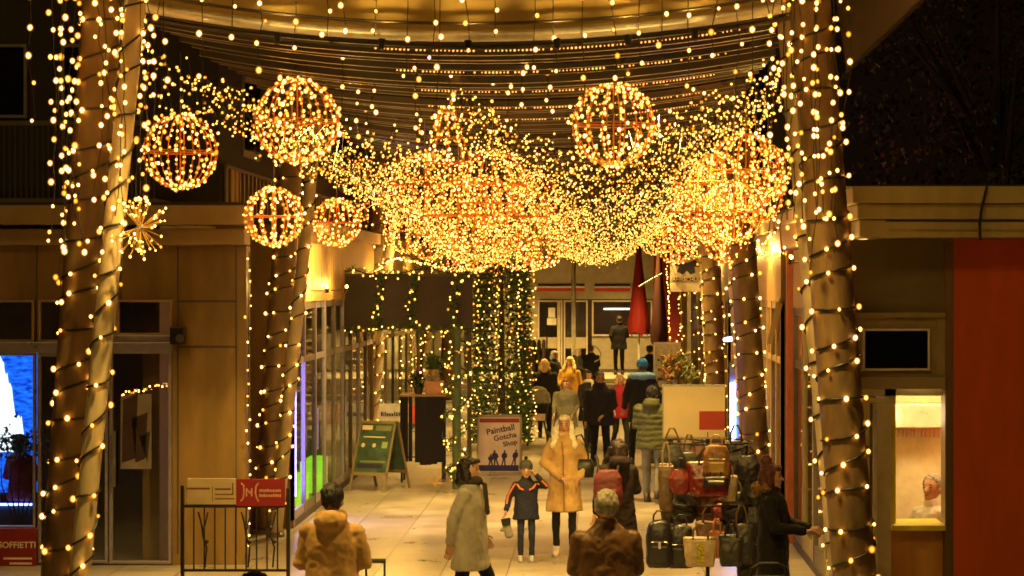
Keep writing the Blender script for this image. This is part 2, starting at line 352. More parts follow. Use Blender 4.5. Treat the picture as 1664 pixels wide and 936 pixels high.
# second lit blue strip under the screen: a low lit counter
cn = empty('lit_counter', (X(-20, d + .6), d + .6, 0), 'low counter edged with a thin blue light line behind the window', 'counter')
g = MB(); rect(g, -110, 52, 822, 905, d + .6, 0, .5); local(g.build('body', DARKW, cn)); g = MB(); rect(g, -110, 52, 818, 821, d + .6, -.02, .0); local(g.build('light_strip', EM('blue_strip', (.1, .25, 1), 10), cn))
# poster, speaker
po = empty('poster', PP(215, 700, d + .12), 'pale poster hanging inside the tall glass door', 'poster')
g = MB(); rect(g, 196, 246, 640, 762, d + .12, 0, .006); local(g.build('sheet', M('poster_paper', (.5, .42, .33), .6, var=.3, scale=4), po))
g = MB()
for k, (a, b_) in enumerate(((200, 224), (214, 240), (226, 244))): g.add([PP(a, 650 + 30 * k, d + .117), PP(b_, 640 + 30 * k, d + .117), PP(b_ - 4, 745, d + .117), PP(a - 2 + 8 * k, 752, d + .117)], [(0, 1, 2, 3)])
local(g.build('picture', M('poster_ink', (.10, .05, .04), .6), po))
spk = empty('wall_speaker', PP(291, 545, d - .02), 'small black box speaker mounted on the brown shop wall', 'speaker')
g = MB(); rect(g, 281, 303, 531, 559, d, -.20, -.03); local(g.build('housing', BLACK, spk, bevel=.01)); g = MB(); rect(g, 288, 296, 540, 550, d, -.029, 0); local(g.build('bracket', STEEL, spk))
g = MB(); g.tube([PP(292, 550, d - .215), PP(292, 550, d - .201)], .05, 14); local(g.build('cone', DARKW, spk))
sg = empty('menu_board', PP(25, 890, d - .1), 'dark red board with pale capital lettering under the blue window', 'sign')
g = MB(); rect(g, -80, 62, 857, 934, d, -.12, -.06); local(g.build('board', M('maroon_board', (.22, .012, .012), .5), sg, bevel=.004))
CREAM = M('cream_ink', (.75, .6, .4), .6)
o = text('SA SOFFIETTI', .10, (0, 0, 0), CREAM, sg); o.location = PP(18, 886, d - .124) - Vector(sg.location)
for k, (a, b_) in enumerate(((10, 56), (20, 56))):
    g = MB(); rect(g, a, b_, 904 + 8 * k, 907 + 8 * k, d, -.124, -.1201); local(g.build('small_print', CREAM, sg))

# interior light of the left pavilion
lamp_panel(-8.8, -7.6, d + 1, d + 1.5, 3.4 - 0, EM('lamp_dim', (1, .62, .3), 1.5), local(MB().box(-9, -7.5, d + 1, d + 1.5, 3.5, 3.56).build('lamp_tray', WHITEP, A)))

# ---------------- upper left building
d2 = 31.0
U = empty('apartment_building', (-9, d2, 0), 'dark multi-storey building with balcony rails above the left shop', 'building')
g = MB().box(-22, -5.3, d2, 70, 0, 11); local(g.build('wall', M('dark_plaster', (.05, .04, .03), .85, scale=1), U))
for (a, b_) in ((-60, 44), (100, 190)):
    f = frame(U, a, b_, 72, 192, d2 - .05, 5, M('grey_frame', (.25, .24, .22), .5), glass=None)
    g = MB(); rect(g, a + 5, b_ - 5, 77, 187, d2 - .05, .0, .02); g.build('pane', M('night_pane', (.012, .01, .012), .1), f)
    g = MB(); rect(g, (a + b_) / 2 - 2, (a + b_) / 2 + 2, 77, 187, d2 - .05, -.03, -.001); g.build('mullion', MC['grey_frame'], f)
g = MB(); rect(g, -80, 250, 196, 204, d2 - 1.2, 0, .06); rect(g, -80, 250, 322, 332, d2 - 1.2, 0, 1.2)
local(g.build('balcony', M('balcony_slab', (.16, .13, .10), .7), U))
g = MB()
for px in range(-76, 250, 9): rect(g, px, px + 3, 204, 322, d2 - 1.2, .01, .04)
local(g.build('balcony_rail', M('dark_slats', (.07, .055, .045), .6), U))
# receding face with a rail
g = MB(); g.tube([(-5.2, 31, 4.95), (-5.2, 66, 4.95)], .03, 6)
for k in range(90): g.box(-5.22, -5.19, 31 + k * .38, 31.12 + k * .38, 4.1, 4.95)
local(g.build('side_rail', M('rail_paint', (.22, .17, .12), .5), U))
for k in range(5):
    g = MB().box(-5.31, -5.27, 33 + k * 6, 34.6 + k * 6, 5.2, 7); f = local(g.build('window', MC['grey_frame'], U)); MB().box(-5.265, -5.255, 33.08 + k * 6, 34.52 + k * 6, 5.3, 6.9).build('pane', MC['night_pane'], f)
    if k == 0:
        pass
g = MB().box(-5.27, -5.2, 31.4, 32.1, 4.3, 4.95); local(g.build('lit_shutter', M('orange_shutter', (.6, .3, .08), .6), U))
g = MB().box(-23, -5.1, 30.8, 71, 11, 11.3); local(g.build('roof', ROOFM, U))

# ---------------- long shops beside the street
def pavilion(name, side, x, y0, y1, label, frames, glass, fascia, inner, n, lampm, wf=1.0, lamps=2):
    """side +1: shop on the right of the street, -1 on the left; x is the plane of its front"""
    P = empty('shop_pavilion', (x, y0, 0), label, 'shop')
    X2 = x + side * 4
    g = MB().box(x, X2, y0, y0 + .12, 0, 4.1).box(x, X2, y1 - .12, y1, 0, 4.1).box(X2 - side * .1, X2, y0 + .12, y1 - .12, 0, 4.1); local(g.build('wall', inner, P))
    g = MB().box(x + side * .02, X2, y0 + .12, y1 - .12, .002, .03); local(g.build('floor', MC['shop_floor'], P))
    g = MB().box(x - side * .06, X2, y0 - .05, y1 + .05, 4.1, 4.2); local(g.build('roof', ROOFM, P))
    g = MB(); k = 0; yy = y0 + .001
    while yy < y1: g.box(x - side * .002, x + side * .08, yy, min(yy + .285, y1), 3.05, 4.098); yy += .3
    local(g.build('fascia', fascia, P))
    g = MB().box(x - side * .12, x - side * .063, y0 - .1, y1 + .1, 4.02, 4.21); local(g.build('gutter', BROWN2, P, bevel=.01))
    step = (y1 - y0) / n
    for i in range(n):
        a = y0 + i * step; b_ = a + step
        g = MB().box(x, x + side * .05, a, a + .06, .1, 3.05).box(x, x + side * .05, b_ - .04, b_, .1, 3.05).box(x + side * .01, x + side * .05, a + .06, b_ - .04, .1, .22).box(x + side * .01, x + side * .09, a + .07, b_ - .05, 2.2, 2.28).box(x + side * .01, x + side * .09, a + .07, b_ - .05, 2.95, 3.05)
        f = local(g.build('door' if i % 3 == 1 else 'window', frames[i % len(frames)], P))
        xg = x + side * .03; gl = MB().quad((xg, a + .06, .22), (xg, b_ - .04, .22), (xg, b_ - .04, 2.2), (xg, a + .06, 2.2)).quad((xg, a + .06, 2.28), (xg, b_ - .04, 2.28), (xg, b_ - .04, 2.95), (xg, a + .06, 2.95)); gl.build('pane', glass, f)
        if i % 3 == 1: MB().tube([(x - side * .05, b_ - .2, .9), (x - side * .05, b_ - .2, 1.5)], .015, 6).build('handle', STEEL, f)
    g = MB().box(x + side * .0, x + side * .12, y0 + .12, y1 - .12, .0, .099); local(g.build('plinth', DARKW, P))
    if lamps:
        for i in range(lamps):
            yy = y0 + (i + .5) * (y1 - y0) / lamps
            t = local(MB().box(x + side * 1.2, x + side * 2.0, yy - .6, yy + .6, 3.0, 3.05).build('ceiling_lamp', WHITEP, P))
            MB().box(x + side * 1.25, x + side * 1.95, yy - .55, yy + .55, 2.975, 2.998).build('diffuser', lampm, t)
    gb = MB()
    for i in range(n * 5):
        yy = rs.uniform(y0 + .4, y1 - .4); z = [.53, 1.03, 1.53][i % 3]; s_ = rs.uniform(.06, .16); gb.box(x + side * 1.02, x + side * 1.25, yy, yy + s_, z + .001, z + rs.uniform(.1, .35))
    local(gb.build('stock', M('stock_%s' % name, [(.5, .35, .2), (.25, .4, .3), (.5, .2, .1), (.45, .4, .3)][('b', 'c', 'rb', 'rc').index(name)], .6, var=.8, scale=5), P))
    # shelves with goods seen through the panes
    g = MB()
    for i in range(n):
        a = y0 + i * step + .25
        for z in (.5, 1.0, 1.5): g.box(x + side * 1.0, x + side * 1.3, a, a + step - .4, z, z + .03)
    local(g.build('shelf', GOLDP, P))
    return P
LB = pavilion('b', -1, -4.1, 29.9, 40.6, 'shop with tall mauve-framed windows and green glow on the left', [PURF, DARKF], GLASS, GOLDP, BROWN, 9, EM('lamp_warm', (1, .58, .2), 9))
LC = pavilion('c', -1, -4.2, 42.6, 57, 'farther left shop with pale curtains behind the dark sign boards', [BROWN2, DARKF], GLASS, GOLDP, WHITEP, 9, EM('lamp_green', (.85, 1, .6), 9))
RB = pavilion('rb', 1, 2.5, 30.2, 40.6, 'golden timber shop on the right behind the second column', [GOLDP, BROWN2], GLASS, GOLDP, BROWN, 12, MC['lamp_warm'])
RC = pavilion('rc', 1, 2.5, 42.4, 56, 'farther right shop with lit window next to the sign panel', [BROWN2, GOLDP], GLASS, RENDER, WHITEP, 11, EM('lamp_pale', (1, .8, .4), 9))
for k in range(7):   # curtains
    g = MB(); pts = []
    n = 14
    for i in range(n + 1):
        yy = 43.2 + k * 1.9 + i * .1
        pts.append((-4.55 + .05 * math.sin(i * 1.7), yy))
    for i in range(n): g.quad((pts[i][0], pts[i][1], .1), (pts[i + 1][0], pts[i + 1][1], .1), (pts[i + 1][0], pts[i + 1][1], 2.9), (pts[i][0], pts[i][1], 2.9))
    tag(g.build('curtain', M('pale_curtain', (.55, .62, .50), .8), None, smooth=True), 'pale green pleated curtain in the far left shop, %s from the stall' % ORD[k], 'curtain', 'curtains in the far left shop')
# green lit plinths and blue tube in the left shop window
for i, (ya, yb, h, lb) in enumerate(((31.2, 32.4, .55, 'nearer green glowing display box in the left shop window'), (33.3, 34.6, .62, 'farther green glowing display box in the left shop window'))):
    e = empty('display_box', (-4.3, ya, 0), lb, 'display box')
    local(MB().box(-4.5, -4.2, ya, yb, .03, .15).build('base', BLACK, e)); local(MB().box(-4.48, -4.215, ya + .02, yb - .02, .151, h).build('lit_body', EM('green_glow', (.32, .9, .02), .8), e, bevel=.01))

e = empty('added_screen', (-4.25, 30.4, .3), 'added tall violet-lit display screen at the near end of the left shop window', 'screen')
local(MB().box(-4.30, -4.22, 30.15, 31.0, .3, 2.3).build('casing', BLACK, e)); local(MB().box(-4.218, -4.21, 30.18, 30.97, .33, 2.27).build('display', EM('violet_glow', (.36, .28, 1), 7.0), e))  # screen added to throw violet light on frames and floor

# ---------------- kiosk building on the right
d = 20.0
K = empty('kiosk_building', (4, d, 0), 'flat-roofed kiosk with open serving door, beige cornice and red wall', 'kiosk')
g = MB()
g.box(2.62, 6, d + 7.8, d + 8, 0, 4.0); rect(g, 1536, 1549, 388, 1040, d, 0, .25)
g.box(4.25, 4.4, d + .25, d + 4, 0, 3.7)
local(g.build('wall', BROWN, K))
g = MB(); rect(g, 1549.5, 1800, 388, 1055, d, .0, .2); local(g.build('red_wall', REDW, K))
g = MB(); g.box(2.25, X(1800, d), d - .45, d + 8, Z(333, d), Z(306, d)); rect(g, 1385, 1800, 334, 358, d, -.40, .3); rect(g, 1389, 1800, 359, 387, d, -.36, .3); 
local(g.build('cornice', M('beige_cornice', (.6, .48, .22), .6, scale=2, bump=.05, var=.25, stretch=(1, 1, .3)), K, bevel=.008))
g = MB(); g.box(2.2, X(1800, d), d - .4, d + 7.9, Z(306, d) + .001, Z(303, d)); local(g.build('roof', ROOFM, K))
g = MB(); rect(g, 1372, 1536, 389, 508, d, .05, .12); local(g.build('upper_panel', M('olive_panel', (.19, .14, .06), .6, scale=3), K))
g = MB(); rect(g, 1372, 1536, 508, 516, d, -.02, .12); rect(g, 1372, 1536, 612, 632, d, -.04, .14); rect(g, 1372, 1394, 516, 612, d, 0, .1); rect(g, 1522, 1536, 516, 612, d, 0, .1)
rect(g, 1394, 1522, 516, 534, d, .02, .12); rect(g, 1394, 1522, 602, 612, d, .02, .12); rect(g, 1394, 1402, 534, 602, d, .02, .12); rect(g, 1511, 1522, 534, 602, d, .02, .12)
local(g.build('window_surround', M('olive_frame', (.33, .26, .13), .5), K, bevel=.004))
f = frame(K, 1402, 1511, 534, 602, d, 3.5, M('white_frame', (.75, .70, .62), .5), glass=None, depth=.05, fr=-.02)
g = MB(); rect(g, 1405.5, 1507.5, 537.5, 598.5, d, 0, .02); g.build('pane', M('navy_pane', (.004, .006, .02), .08), f)
# door leaf and jambs
g = MB(); rect(g, 1372, 1398, 632, 1045, d, 0, .1); local(g.build('jamb', MC['olive_frame'], K, bevel=.004))
fd = MB(); rect(fd, 1399, 1446, 646, 654, d, -.08, -.02); rect(fd, 1399, 1412, 654, 1040, d, -.08, -.02); rect(fd, 1424, 1446, 654, 1040, d, -.08, -.02)
fo = local(fd.build('door', M('cream_door', (.6, .5, .3), .45), K, bevel=.005)); g = MB(); rect(g, 1412, 1424, 654, 1000, d, -.06, -.05); g.build('pane', GLASSD, fo)
g = MB(); rect(g, 1399, 1536, 632, 645, d, .2, .3); local(g.build('lintel', WHITEP, K))
# interior
g = MB(); g.box(2.72, 4.2, d + 1.9, d + 2.0, 0, 3.0); g.box(2.62, 2.72, d + .2, d + 2, 0, 3.0); g.box(4.2, 4.24, d + .2, d + 2, 0, 3.0); local(g.build('inner_wall', M('kiosk_white', (.80, .70, .42), .5), K))
g = MB().box(2.72, 4.2, d + .2, d + 1.9, 2.9, 3.0); local(g.build('ceiling', MC['kiosk_white'], K))
g = MB().box(2.72, 4.2, d + .13, d + 1.9, .0, .012); local(g.build('raised_floor', MC['shop_floor'], K))
g = MB(); rect(g, 1451, 1535, 864, 1045, d, .1, .5); local(g.build('counter_front', M('orange_timber', (.55, .25, .05), .5, scale=2, stretch=(3, 1, .3)), K))
g = MB(); rect(g, 1449, 1536, 853, 862, d, -.04, .55); local(g.build('counter_top', M('yellow_edge', (.75, .62, .06), .4), K, bevel=.006))
g = MB(); rect(g, 1449, 1456, 660, 853, d, .05, .1); local(g.build('yellow_trim', MC['yellow_edge'], K))
g = MB(); rect(g, 1456, 1590, 672, 714, d, 1.60, 1.89); local(g.build('extractor_hood', M('hood_white', (.75, .68, .5), .3, metal=.1), K, bevel=.01))
lt = MB(); rect(lt, 1460, 1488, 682, 700, d, 1.55, 1.599); local(lt.build('strip_lamp', EM('kiosk_lamp', (1, .80, .50), 9), K))
g = MB(); rect(g, 1452, 1590, 714, 718, d, 1.66, 1.74)
for k in range(18):
    px = 1458 + k * 7; rect(g, px, px + 3.6, 718, 732, d, 1.68, 1.71)
local(g.build('utensil_rail', STEEL, K))
pnl = local(MB().box(2.8, 3.9, d + .5, d + 1.0, 2.86, 2.895).build('ceiling_lamp', EM('kiosk_ceiling', (1, .74, .34), 12), K))
# side of the kiosk towards the street
for i in range(6):
    a = d + .3 + i * 1.28; b_ = a + 1.28; x = 2.47
    g = MB().box(x, x + .05, a, a + .09, .1, 3.0).box(x, x + .1, b_ - .06, b_, .1, 3.0).box(x + .01, x + .09, a + .09, b_ - .06, .1, .3).box(x + .01, x + .09, a + .09, b_ - .06, 2.25, 2.35).box(x + .01, x + .09, a + .09, b_ - .06, 2.9, 3.0)
    f = local(g.build('side_window' if i != 2 else 'side_door', [MC['olive_frame'], DARKF][i % 2], K))
    MB().quad((x + .03, a + .09, .3), (x + .03, b_ - .06, .3), (x + .03, b_ - .06, 2.25), (x + .03, a + .09, 2.25)).quad((x + .03, a + .09, 2.35), (x + .03, b_ - .06, 2.35), (x + .03, b_ - .06, 2.9), (x + .03, a + .09, 2.9)).build('pane', GLASSD, f)
local(MB().box(2.47, 2.6, d + .3, d + 7.98, 3.001, 3.72).build('side_fascia', GOLDP, K))
local(MB().box(2.465, 2.6, d + .13, d + 7.98, 0, .098).build('side_plinth', DARKW, K))
local(MB().box(2.3, 2.46, d + .31, d + 7.98, 3.725, 4.03).build('side_cornice', GOLDP, K, bevel=.01))
# cable over the cornice
g = MB().tube([PP(1604, 303, d - .5), PP(1600, 318, d - .51), PP(1594, 345, d - .47), PP(1592, 365, d - .46), PP(1593, 390, d - .42)], .012, 6); tag(g.build('loose_cable', CABLE), 'black cable drooping over the beige cornice above the red wall', 'cable')
g = MB().tube([PP(1440, 358.5, d - .46), PP(1560, 359.5, d - .46), PP(1740, 359, d - .46)], .008, 6); tag(g.build('cable_run', CABLE), 'thin dark cable running level along the beige cornice', 'cable')
# orange posts
for (px, dd, lb) in ((1288, 28.15, 'tall orange-red post at the far corner of the kiosk'), (1197, 40.75, 'orange-red post between the two right-hand shops')):
    xx = X(px, dd); o = MB().box(xx - .075, xx + .075, dd, dd + .15, 0, 3.9).build('corner_post', ORANGE, None, bevel=.01); tag(o, lb, 'post')
# projecting sign
e = empty('projecting_sign', (2.3, 29.6, 2.8), 'tilted golden framed sign board jutting from the right shop', 'sign')
g = MB(); g.add([PP(1246, 558, 29.5), PP(1254, 560, 29.5), PP(1272, 494, 29.5), PP(1262, 490, 29.5), PP(1246, 558, 29.9), PP(1254, 560, 29.9), PP(1272, 494, 29.9), PP(1262, 490, 29.9)], [(0, 1, 2, 3), (7, 6, 5, 4), (0, 4, 5, 1), (1, 5, 6, 2), (2, 6, 7, 3), (3, 7, 4, 0)]); local(g.build('board', GOLDP, e))
g = MB().tube([PP(1266, 492, 29.7), (2.5, 30.3, 3.1)], .012, 6); local(g.build('bracket', BLACK, e))
# blue neon strip and small spot
e = empty('neon_tube', (2.26, 37, 0), 'upright blue-white neon tube by the orange post', 'light')
local(MB().tube([PP(1191, 622, 37), PP(1191, 760, 37)], .045, 10).build('tube', EM('blue_neon', (.16, .32, 1), 16), e)); local(MB().box(X(1191, 37) - .05, X(1191, 37) + .1, 37.05, 37.12, 0, 2.0).build('holder', PURF, e))
e = empty('spot_light', PP(1186, 552, 38), 'small white spotlight jutting from the right shop', 'light')
local(MB().cap(PP(1178, 552, 38), PP(1194, 550, 38), .035, .05).build('head', EM('spot_white', (.7, .75, 1), 2.5), e)); local(MB().tube([PP(1196, 550, 38), (2.5, 38.3, 2.4)], .012, 6).build('arm', BLACK, e))

# ---------------- end building
d = 68.0
E = empty('corner_shop', (0, d, 0), 'low shop closing the street with striped bands over glass doors', 'shop')
zb = .57
g = MB(); rect(g, 760, 876, 300, 600, d, .0, .3); rect(g, 1062, 1500, 300, 600, d, .0, .3); rect(g, 876, 1062, 300, 486, d, .0, .3); rect(g, 400, 760, 300, 640, d, .3, .5)
g.box(X(400, d), X(1500, d), d + 6, d + 6.2, 0, 6.3)
local(g.build('wall', RENDER, E))
g = MB(); rect(g, 395, 1505, 290, 300, d, -.3, 6.4); local(g.build('roof', ROOFM, E))
for (a, b_) in ((874, 950), (966, 1024)):
    g = MB(); rect(g, a, b_, 461, 465, d, -.02, -.001); local(g.build('black_band', BLACK, E)); g = MB(); rect(g, a, b_, 468, 473.5, d, -.02, -.001); local(g.build('red_band', M('red_paint', (.5, .03, .02), .5), E))
    g = MB(); rect(g, a, b_, 465.1, 467.9, d, -.015, -.001); local(g.build('white_band', WHITEP, E))
for (a, b_, c, nm) in ((874, 908, 600, 'door'), (908, 914, 600, 'window'), (916, 955, 600, 'door'), (962, 1060, 546, 'window')):
    f = frame(E, a, b_, 488, c, d, 2.5, M('pale_frame', (.5, .43, .33), .5), nm, glass=GLASSD, depth=.1, fr=-.05)
    if nm == 'door': g = MB(); rect(g, a + 3, b_ - 3, 548, 566, d, -.04, .02); g.build('lower_panel', MC['light_render'], f)
g = MB(); rect(g, 962, 1062, 546, 600, d, 0, .3); local(g.build('low_wall', M('grey_render', (.30, .26, .20), .8), E))
g = MB(); rect(g, 1062, 1120, 400, 600, d, -.06, -.005); local(g.build('maroon_panel', M('maroon_paint', (.22, .015, .012), .6), E))
g = MB().box(X(760, d), X(1200, d), d + 3, d + 3.1, 0, 3.4); local(g.build('back_wall', M('shop_dark', (.08, .06, .05), .8), E))
t = local(MB().box(-.5, .9, d + 1.4, d + 1.9, 3.06, 3.1).build('ceiling_lamp', WHITEP, E)); MB().box(-.45, .85, d + 1.45, d + 1.85, 3.03, 3.058).build('diffuser', EM('lamp_warm', (1, .58, .2), 9), t)
# round hanging ring lamp in the window
g = MB(); c = PP(1004, 502, d + .7); g.tube([c + Vector((.42 * math.cos(q / 24 * 6.283), .3 * math.sin(q / 24 * 6.283), 0)) for q in range(24)], .03, 6, closed=True)
o = empty('ring_lamp', c, 'white ring-shaped pendant lamp in the end shop window', 'lamp'); local(g.build('ring', EM('ring_white', (1, .8, .55), 2), o)); local(MB().tube([c, c + Vector((0, 0, .7))], .01, 5).build('cord', CABLE, o)); local(MB().tube([c + Vector((-.42, 0, 0)), c, c + Vector((.42, 0, 0))], .008, 5).build('spreader', CABLE, o))
g = MB()
for k in range(4): g.box(-4, 3.2, 62.6 + k * .34, 70, 0.0 if k == 0 else .143 * k, .143 * (k + 1))
tag(g.build('stairs', M('step_stone', (.5, .44, .35), .6)), kind='structure')
e = empty('notice', PP(896, 508, d - .06), 'small white notice sheets stuck on the end shop door', 'notice')
g = MB(); rect(g, 891, 902, 500, 516, d, -.065, -.055); rect(g, 889, 904, 517, 528, d, -.065, -.055); local(g.build('sheet', WHITEP, e))
# lamp post in front of the end shop
g = MB().tube([PP(932, 585, 64) * 1.0, PP(932, 300, 64)], .06, 10); o = g.build('mast', STEEL, None, smooth=True); tag(o, 'slim grey metal mast standing before the end shop door', 'mast')
g = MB().tube([(X(932, 64), 64, .57), PP(932, 300, 64)], .075, 10)

# ---------------- parasols
def parasol(px, py0, py1, pyb, d, wpx, label, redm):
    e = empty('closed_parasol', (X(px, d), d, 0), label, 'parasol'); k = d / F
    n = 20; vs = []; H0 = Z(py1, d); H1 = Z(py0, d); N = 10
    for i in range(N + 1):
        t = i / N; rr = (wpx / 2 * k) * (1.0 - .85 * t ** .8) * (1 if i else .8)
        for j in range(n):
            q = 6.2832 * j / n; a = rr * (1 + .22 * math.sin(j * 3.1416)) * (1 + (.18 if j % 2 else -.14) * (1 - t * .6))
            vs.append((a * math.cos(q), a * math.sin(q), H0 + (H1 - H0) * t - (.12 if (j % 4 == 0 and i == 0) else 0)))
    fs = [(i * n + j, i * n + (j + 1) % n, (i + 1) * n + (j + 1) % n, (i + 1) * n + j) for i in range(N) for j in range(n)]
    MB().add(vs, fs).build('canopy', redm, e, smooth=True)
    MB().tube([(0, 0, .05), (0, 0, H1 + .05)], .03, 8).build('pole', WHITEP, e); MB().loft([((0, 0, 0), .3, .3), ((0, 0, .08), .28, .28)]).build('base', DARKW, e)
    return e
REDC = M('red_canvas', (.27, .010, .006), .75, scale=5, bump=.1)
parasol(1038, 396, 540, 640, 60, 38, 'folded bright red parasol before the end shop window', REDC)
parasol(1071, 392, 556, 640, 58, 30, 'folded maroon parasol right of the bright red one', M('maroon_canvas', (.05, .006, .005), .8))
# ================================================================ people
SKIN = M('skin', (.48, .27, .17), .55, var=.08, scale=12); SKIN2 = M('skin_tan', (.33, .18, .10), .55, var=.08, scale=12)
INK = M('face_dark', (.03, .015, .01), .5); LIP = M('lips', (.30, .09, .07), .5)
def remeshed(mb, voxel, smooth=3, disp=None, name='m'):
    me = mb.mesh(name); o = bpy.data.objects.new('tmp', me); col.objects.link(o)
    b = bmesh.new(); b.from_mesh(me); bmesh.ops.recalc_face_normals(b, faces=b.faces); b.to_mesh(me); b.free()
    r = o.modifiers.new('r', 'REMESH'); r.mode = 'VOXEL'; r.voxel_size = voxel; r.adaptivity = 0
    if smooth: s = o.modifiers.new('s', 'SMOOTH'); s.iterations = smooth; s.factor = .6
    out = bpy.data.meshes.new_from_object(o.evaluated_get(bpy.context.evaluated_depsgraph_get()))
    bpy.data.objects.remove(o); bpy.data.meshes.remove(me)
    if disp:
        nn = [v.normal.copy() for v in out.vertices]
        for v, nrm in zip(out.vertices, nn): v.co += nrm * disp(v.co)
    out.polygons.foreach_set('use_smooth', [True] * len(out.polygons)); out.name = name
    return out
def link(me, name, mats, parent, loc=(0, 0, 0)):
    me.materials.clear()
    for m in (mats if isinstance(mats, list) else [mats]): me.materials.append(m)
    me.name = name; o = bpy.data.objects.new(name, me); col.objects.link(o); o.parent = parent; o.location = loc; return o
def folds(amp, seed, puffy=False):
    sv = Vector((seed, seed * .7, 0))
    def f(c):
        q = Vector((c.x * 7 + c.z * 3, c.y * 7 - c.z * 2, c.z * 6)) + sv
        a = noise.noise(q) * amp + (.35 - abs(noise.noise(Vector((c.x * 13 - c.z * 5, c.y * 13, c.z * 12 + c.x * 4)) + sv))) * amp * 1.1 + noise.noise(c * 30 + sv) * amp * .3
        if puffy: a += .012 * abs(math.sin(c.z * 38 + noise.noise(c * 4) * 1.2)) - .006
        return a * .8
    return f
def cloth(name, c, **k): return M(name, c, .85, var=k.get('var', .22), scale=k.get('scale', 9), bump=.12, spec=k.get('spec', .25))
ARMS = {'down': ((.245, .02, 1.13), (.255, -.05, .88)), 'back': ((.25, .10, 1.15), (.24, .13, .92)), 'fwd': ((.25, -.07, 1.15), (.23, -.20, .95)),
        'pocket': ((.27, .07, 1.14), (.19, -.07, .96)), 'hold': ((.25, -.02, 1.14), (.06, -.22, 1.08)), 'push': ((.24, -.04, 1.16), (.2, -.32, 1.05)),
        'front': ((.26, .0, 1.15), (.03, -.20, .98)), 'up': ((.34, -.08, 1.36), (.17, -.14, 1.56)), 'reach': ((.25, -.08, 1.14), (.15, -.34, 1.10)), 'out': ((.30, .02, 1.16), (.36, -.06, .93)),
        'phone': ((.27, .02, 1.14), (.10, -.22, 1.22))}
def person(label, px, d, H, rot=0, armA='down', armB='down', stride=0, top=(.1, .1, .1), topname='coat', kind='jacket', hem=.80, puffy=False, wide=1.0, leg=(.02, .02, .03), legw=1.0,
           shoe=(.03, .025, .02), hair='short', hairc=(.02, .012, .01), skin=None, yaw=0, pitch=0, z0=0, hood=None, collar=None, voxel=.014, seed=None, group=None, cat='person', gloves=False, headk=1.0, hairlen=.2, lean=0, scarf=None, crouch=0):
    seed = seed if seed is not None else px * .13; skin = skin or SKIN
    root = empty('person', (X(px, d), d, z0), label, cat, group, R(rot)); S = H / 1.75; root.scale = (S, S, S)
    st = stride
    J = {}
    for s, arm in ((-1, armA), (1, armB)):
        e, wv = ARMS[arm] if isinstance(arm, str) else arm
        J[s] = [Vector((s * .168 * wide, .0, 1.385)), Vector((s * e[0], e[1], e[2])), Vector((s * wv[0], wv[1], wv[2]))]
    def lg(s):
        k = st * s
        return [Vector((s * .09, 0, .90)), Vector((s * .1, -.05 - .17 * k, .49 + .02 * abs(k))), Vector((s * .1, .02 - .36 * k if k > 0 else .02 - .42 * k, .085 + (.07 if k < 0 else 0)))]
    L = {s: lg(s) for s in (-1, 1)}
    hm = Matrix.Rotation(R(yaw), 3, 'Z') @ Matrix.Rotation(R(pitch), 3, 'X'); nk = Vector((0, .01, 1.472)); hk = headk
    def hp(x, y, z): return nk + hm @ (Vector((x, y + 0, z - 1.50)) * hk)
    # --- body, one surface
    b = MB()
    b.loft([((0, 0, .84), .15, .10), ((0, 0, .95), .165, .11), ((0, 0, 1.08), .13, .095), ((0, 0, 1.28), .155, .11), ((0, 0, 1.40), .14, .09), ((0, .005, 1.45), .08, .07)])
    b.cap((-.14, 0, 1.39), (.14, 0, 1.39), .05, .05); b.cap((0, .012, 1.44), hp(0, 0, 1.55), .058, .052)
    b.ell(hp(0, .0, 1.645), (.074 * hk, .092 * hk, .105 * hk), rot=hm); b.cap(hp(0, -.02, 1.60), hp(0, -.045, 1.555), .058 * hk, .040 * hk)
    b.cap(hp(0, -.088, 1.635), hp(0, -.108, 1.605), .010 * hk, .017 * hk)
    for s in (-1, 1): b.ell(hp(s * .076, .005, 1.625), (.012, .02, .032), rot=hm)
    for s in (-1, 1):
        a = J[s]; b.cap(a[0], a[1], .048, .038); b.cap(a[1], a[2], .037, .026); l_ = L[s]; b.cap(l_[0], l_[1], .062, .044); b.cap(l_[1], l_[2], .042, .03); b.cap(l_[2] + Vector((0, .02, -.04)), l_[2] + Vector((0, -.12, -.05)), .032, .028)
    me = remeshed(b, voxel * .85, 2, name='body')
    # --- hands and face added to the same mesh
    x = MB()
    for s in (-1, 1):
        a = J[s]; dr = (a[2] - a[1]).normalized(); side = Vector((0, -1, 0)); side = (side - dr * side.dot(dr)).normalized() if abs(side.dot(dr)) < .95 else Vector((0, 0, 1)); nm = dr.cross(side)
        p0 = a[2] + dr * .01; p1 = a[2] + dr * .085
        x.cap(p0, p1, (.022, .03) if False else .024, .026, mi=0); x.cap(p0 + side * .015, p1 + side * .02, .018, .016, mi=0); x.cap(p0 - side * .015, p1 - side * .02, .018, .016, mi=0)
        for k, (off, ln) in enumerate(((.030, .072), (.011, .082), (-.009, .076), (-.028, .060))):
            q0 = p1 + side * off; q1 = q0 + dr * ln * .5 + nm * (-s) * .008; q2 = q1 + dr * ln * .32 + nm * (-s) * .030
            x.tube([q0 - dr * .02, q0, q1, q2], [.0095, .0095, .0085, .006], 7, mi=0)
        t0 = p0 + side * .025 + dr * .015; x.tube([t0 - side * .012, t0, t0 + side * .028 + dr * .025, t0 + side * .034 + dr * .052], [.012, .012, .010, .007], 7, mi=0)
    for s in (-1, 1):
        x.ell(hp(s * .030, -.080, 1.640), (.013 * hk, .008, .006 * hk), 8, 5, mi=1, rot=hm); x.ell(hp(s * .031, -.083, 1.662), (.019 * hk, .006, .0045 * hk), 8, 5, mi=1, rot=hm)
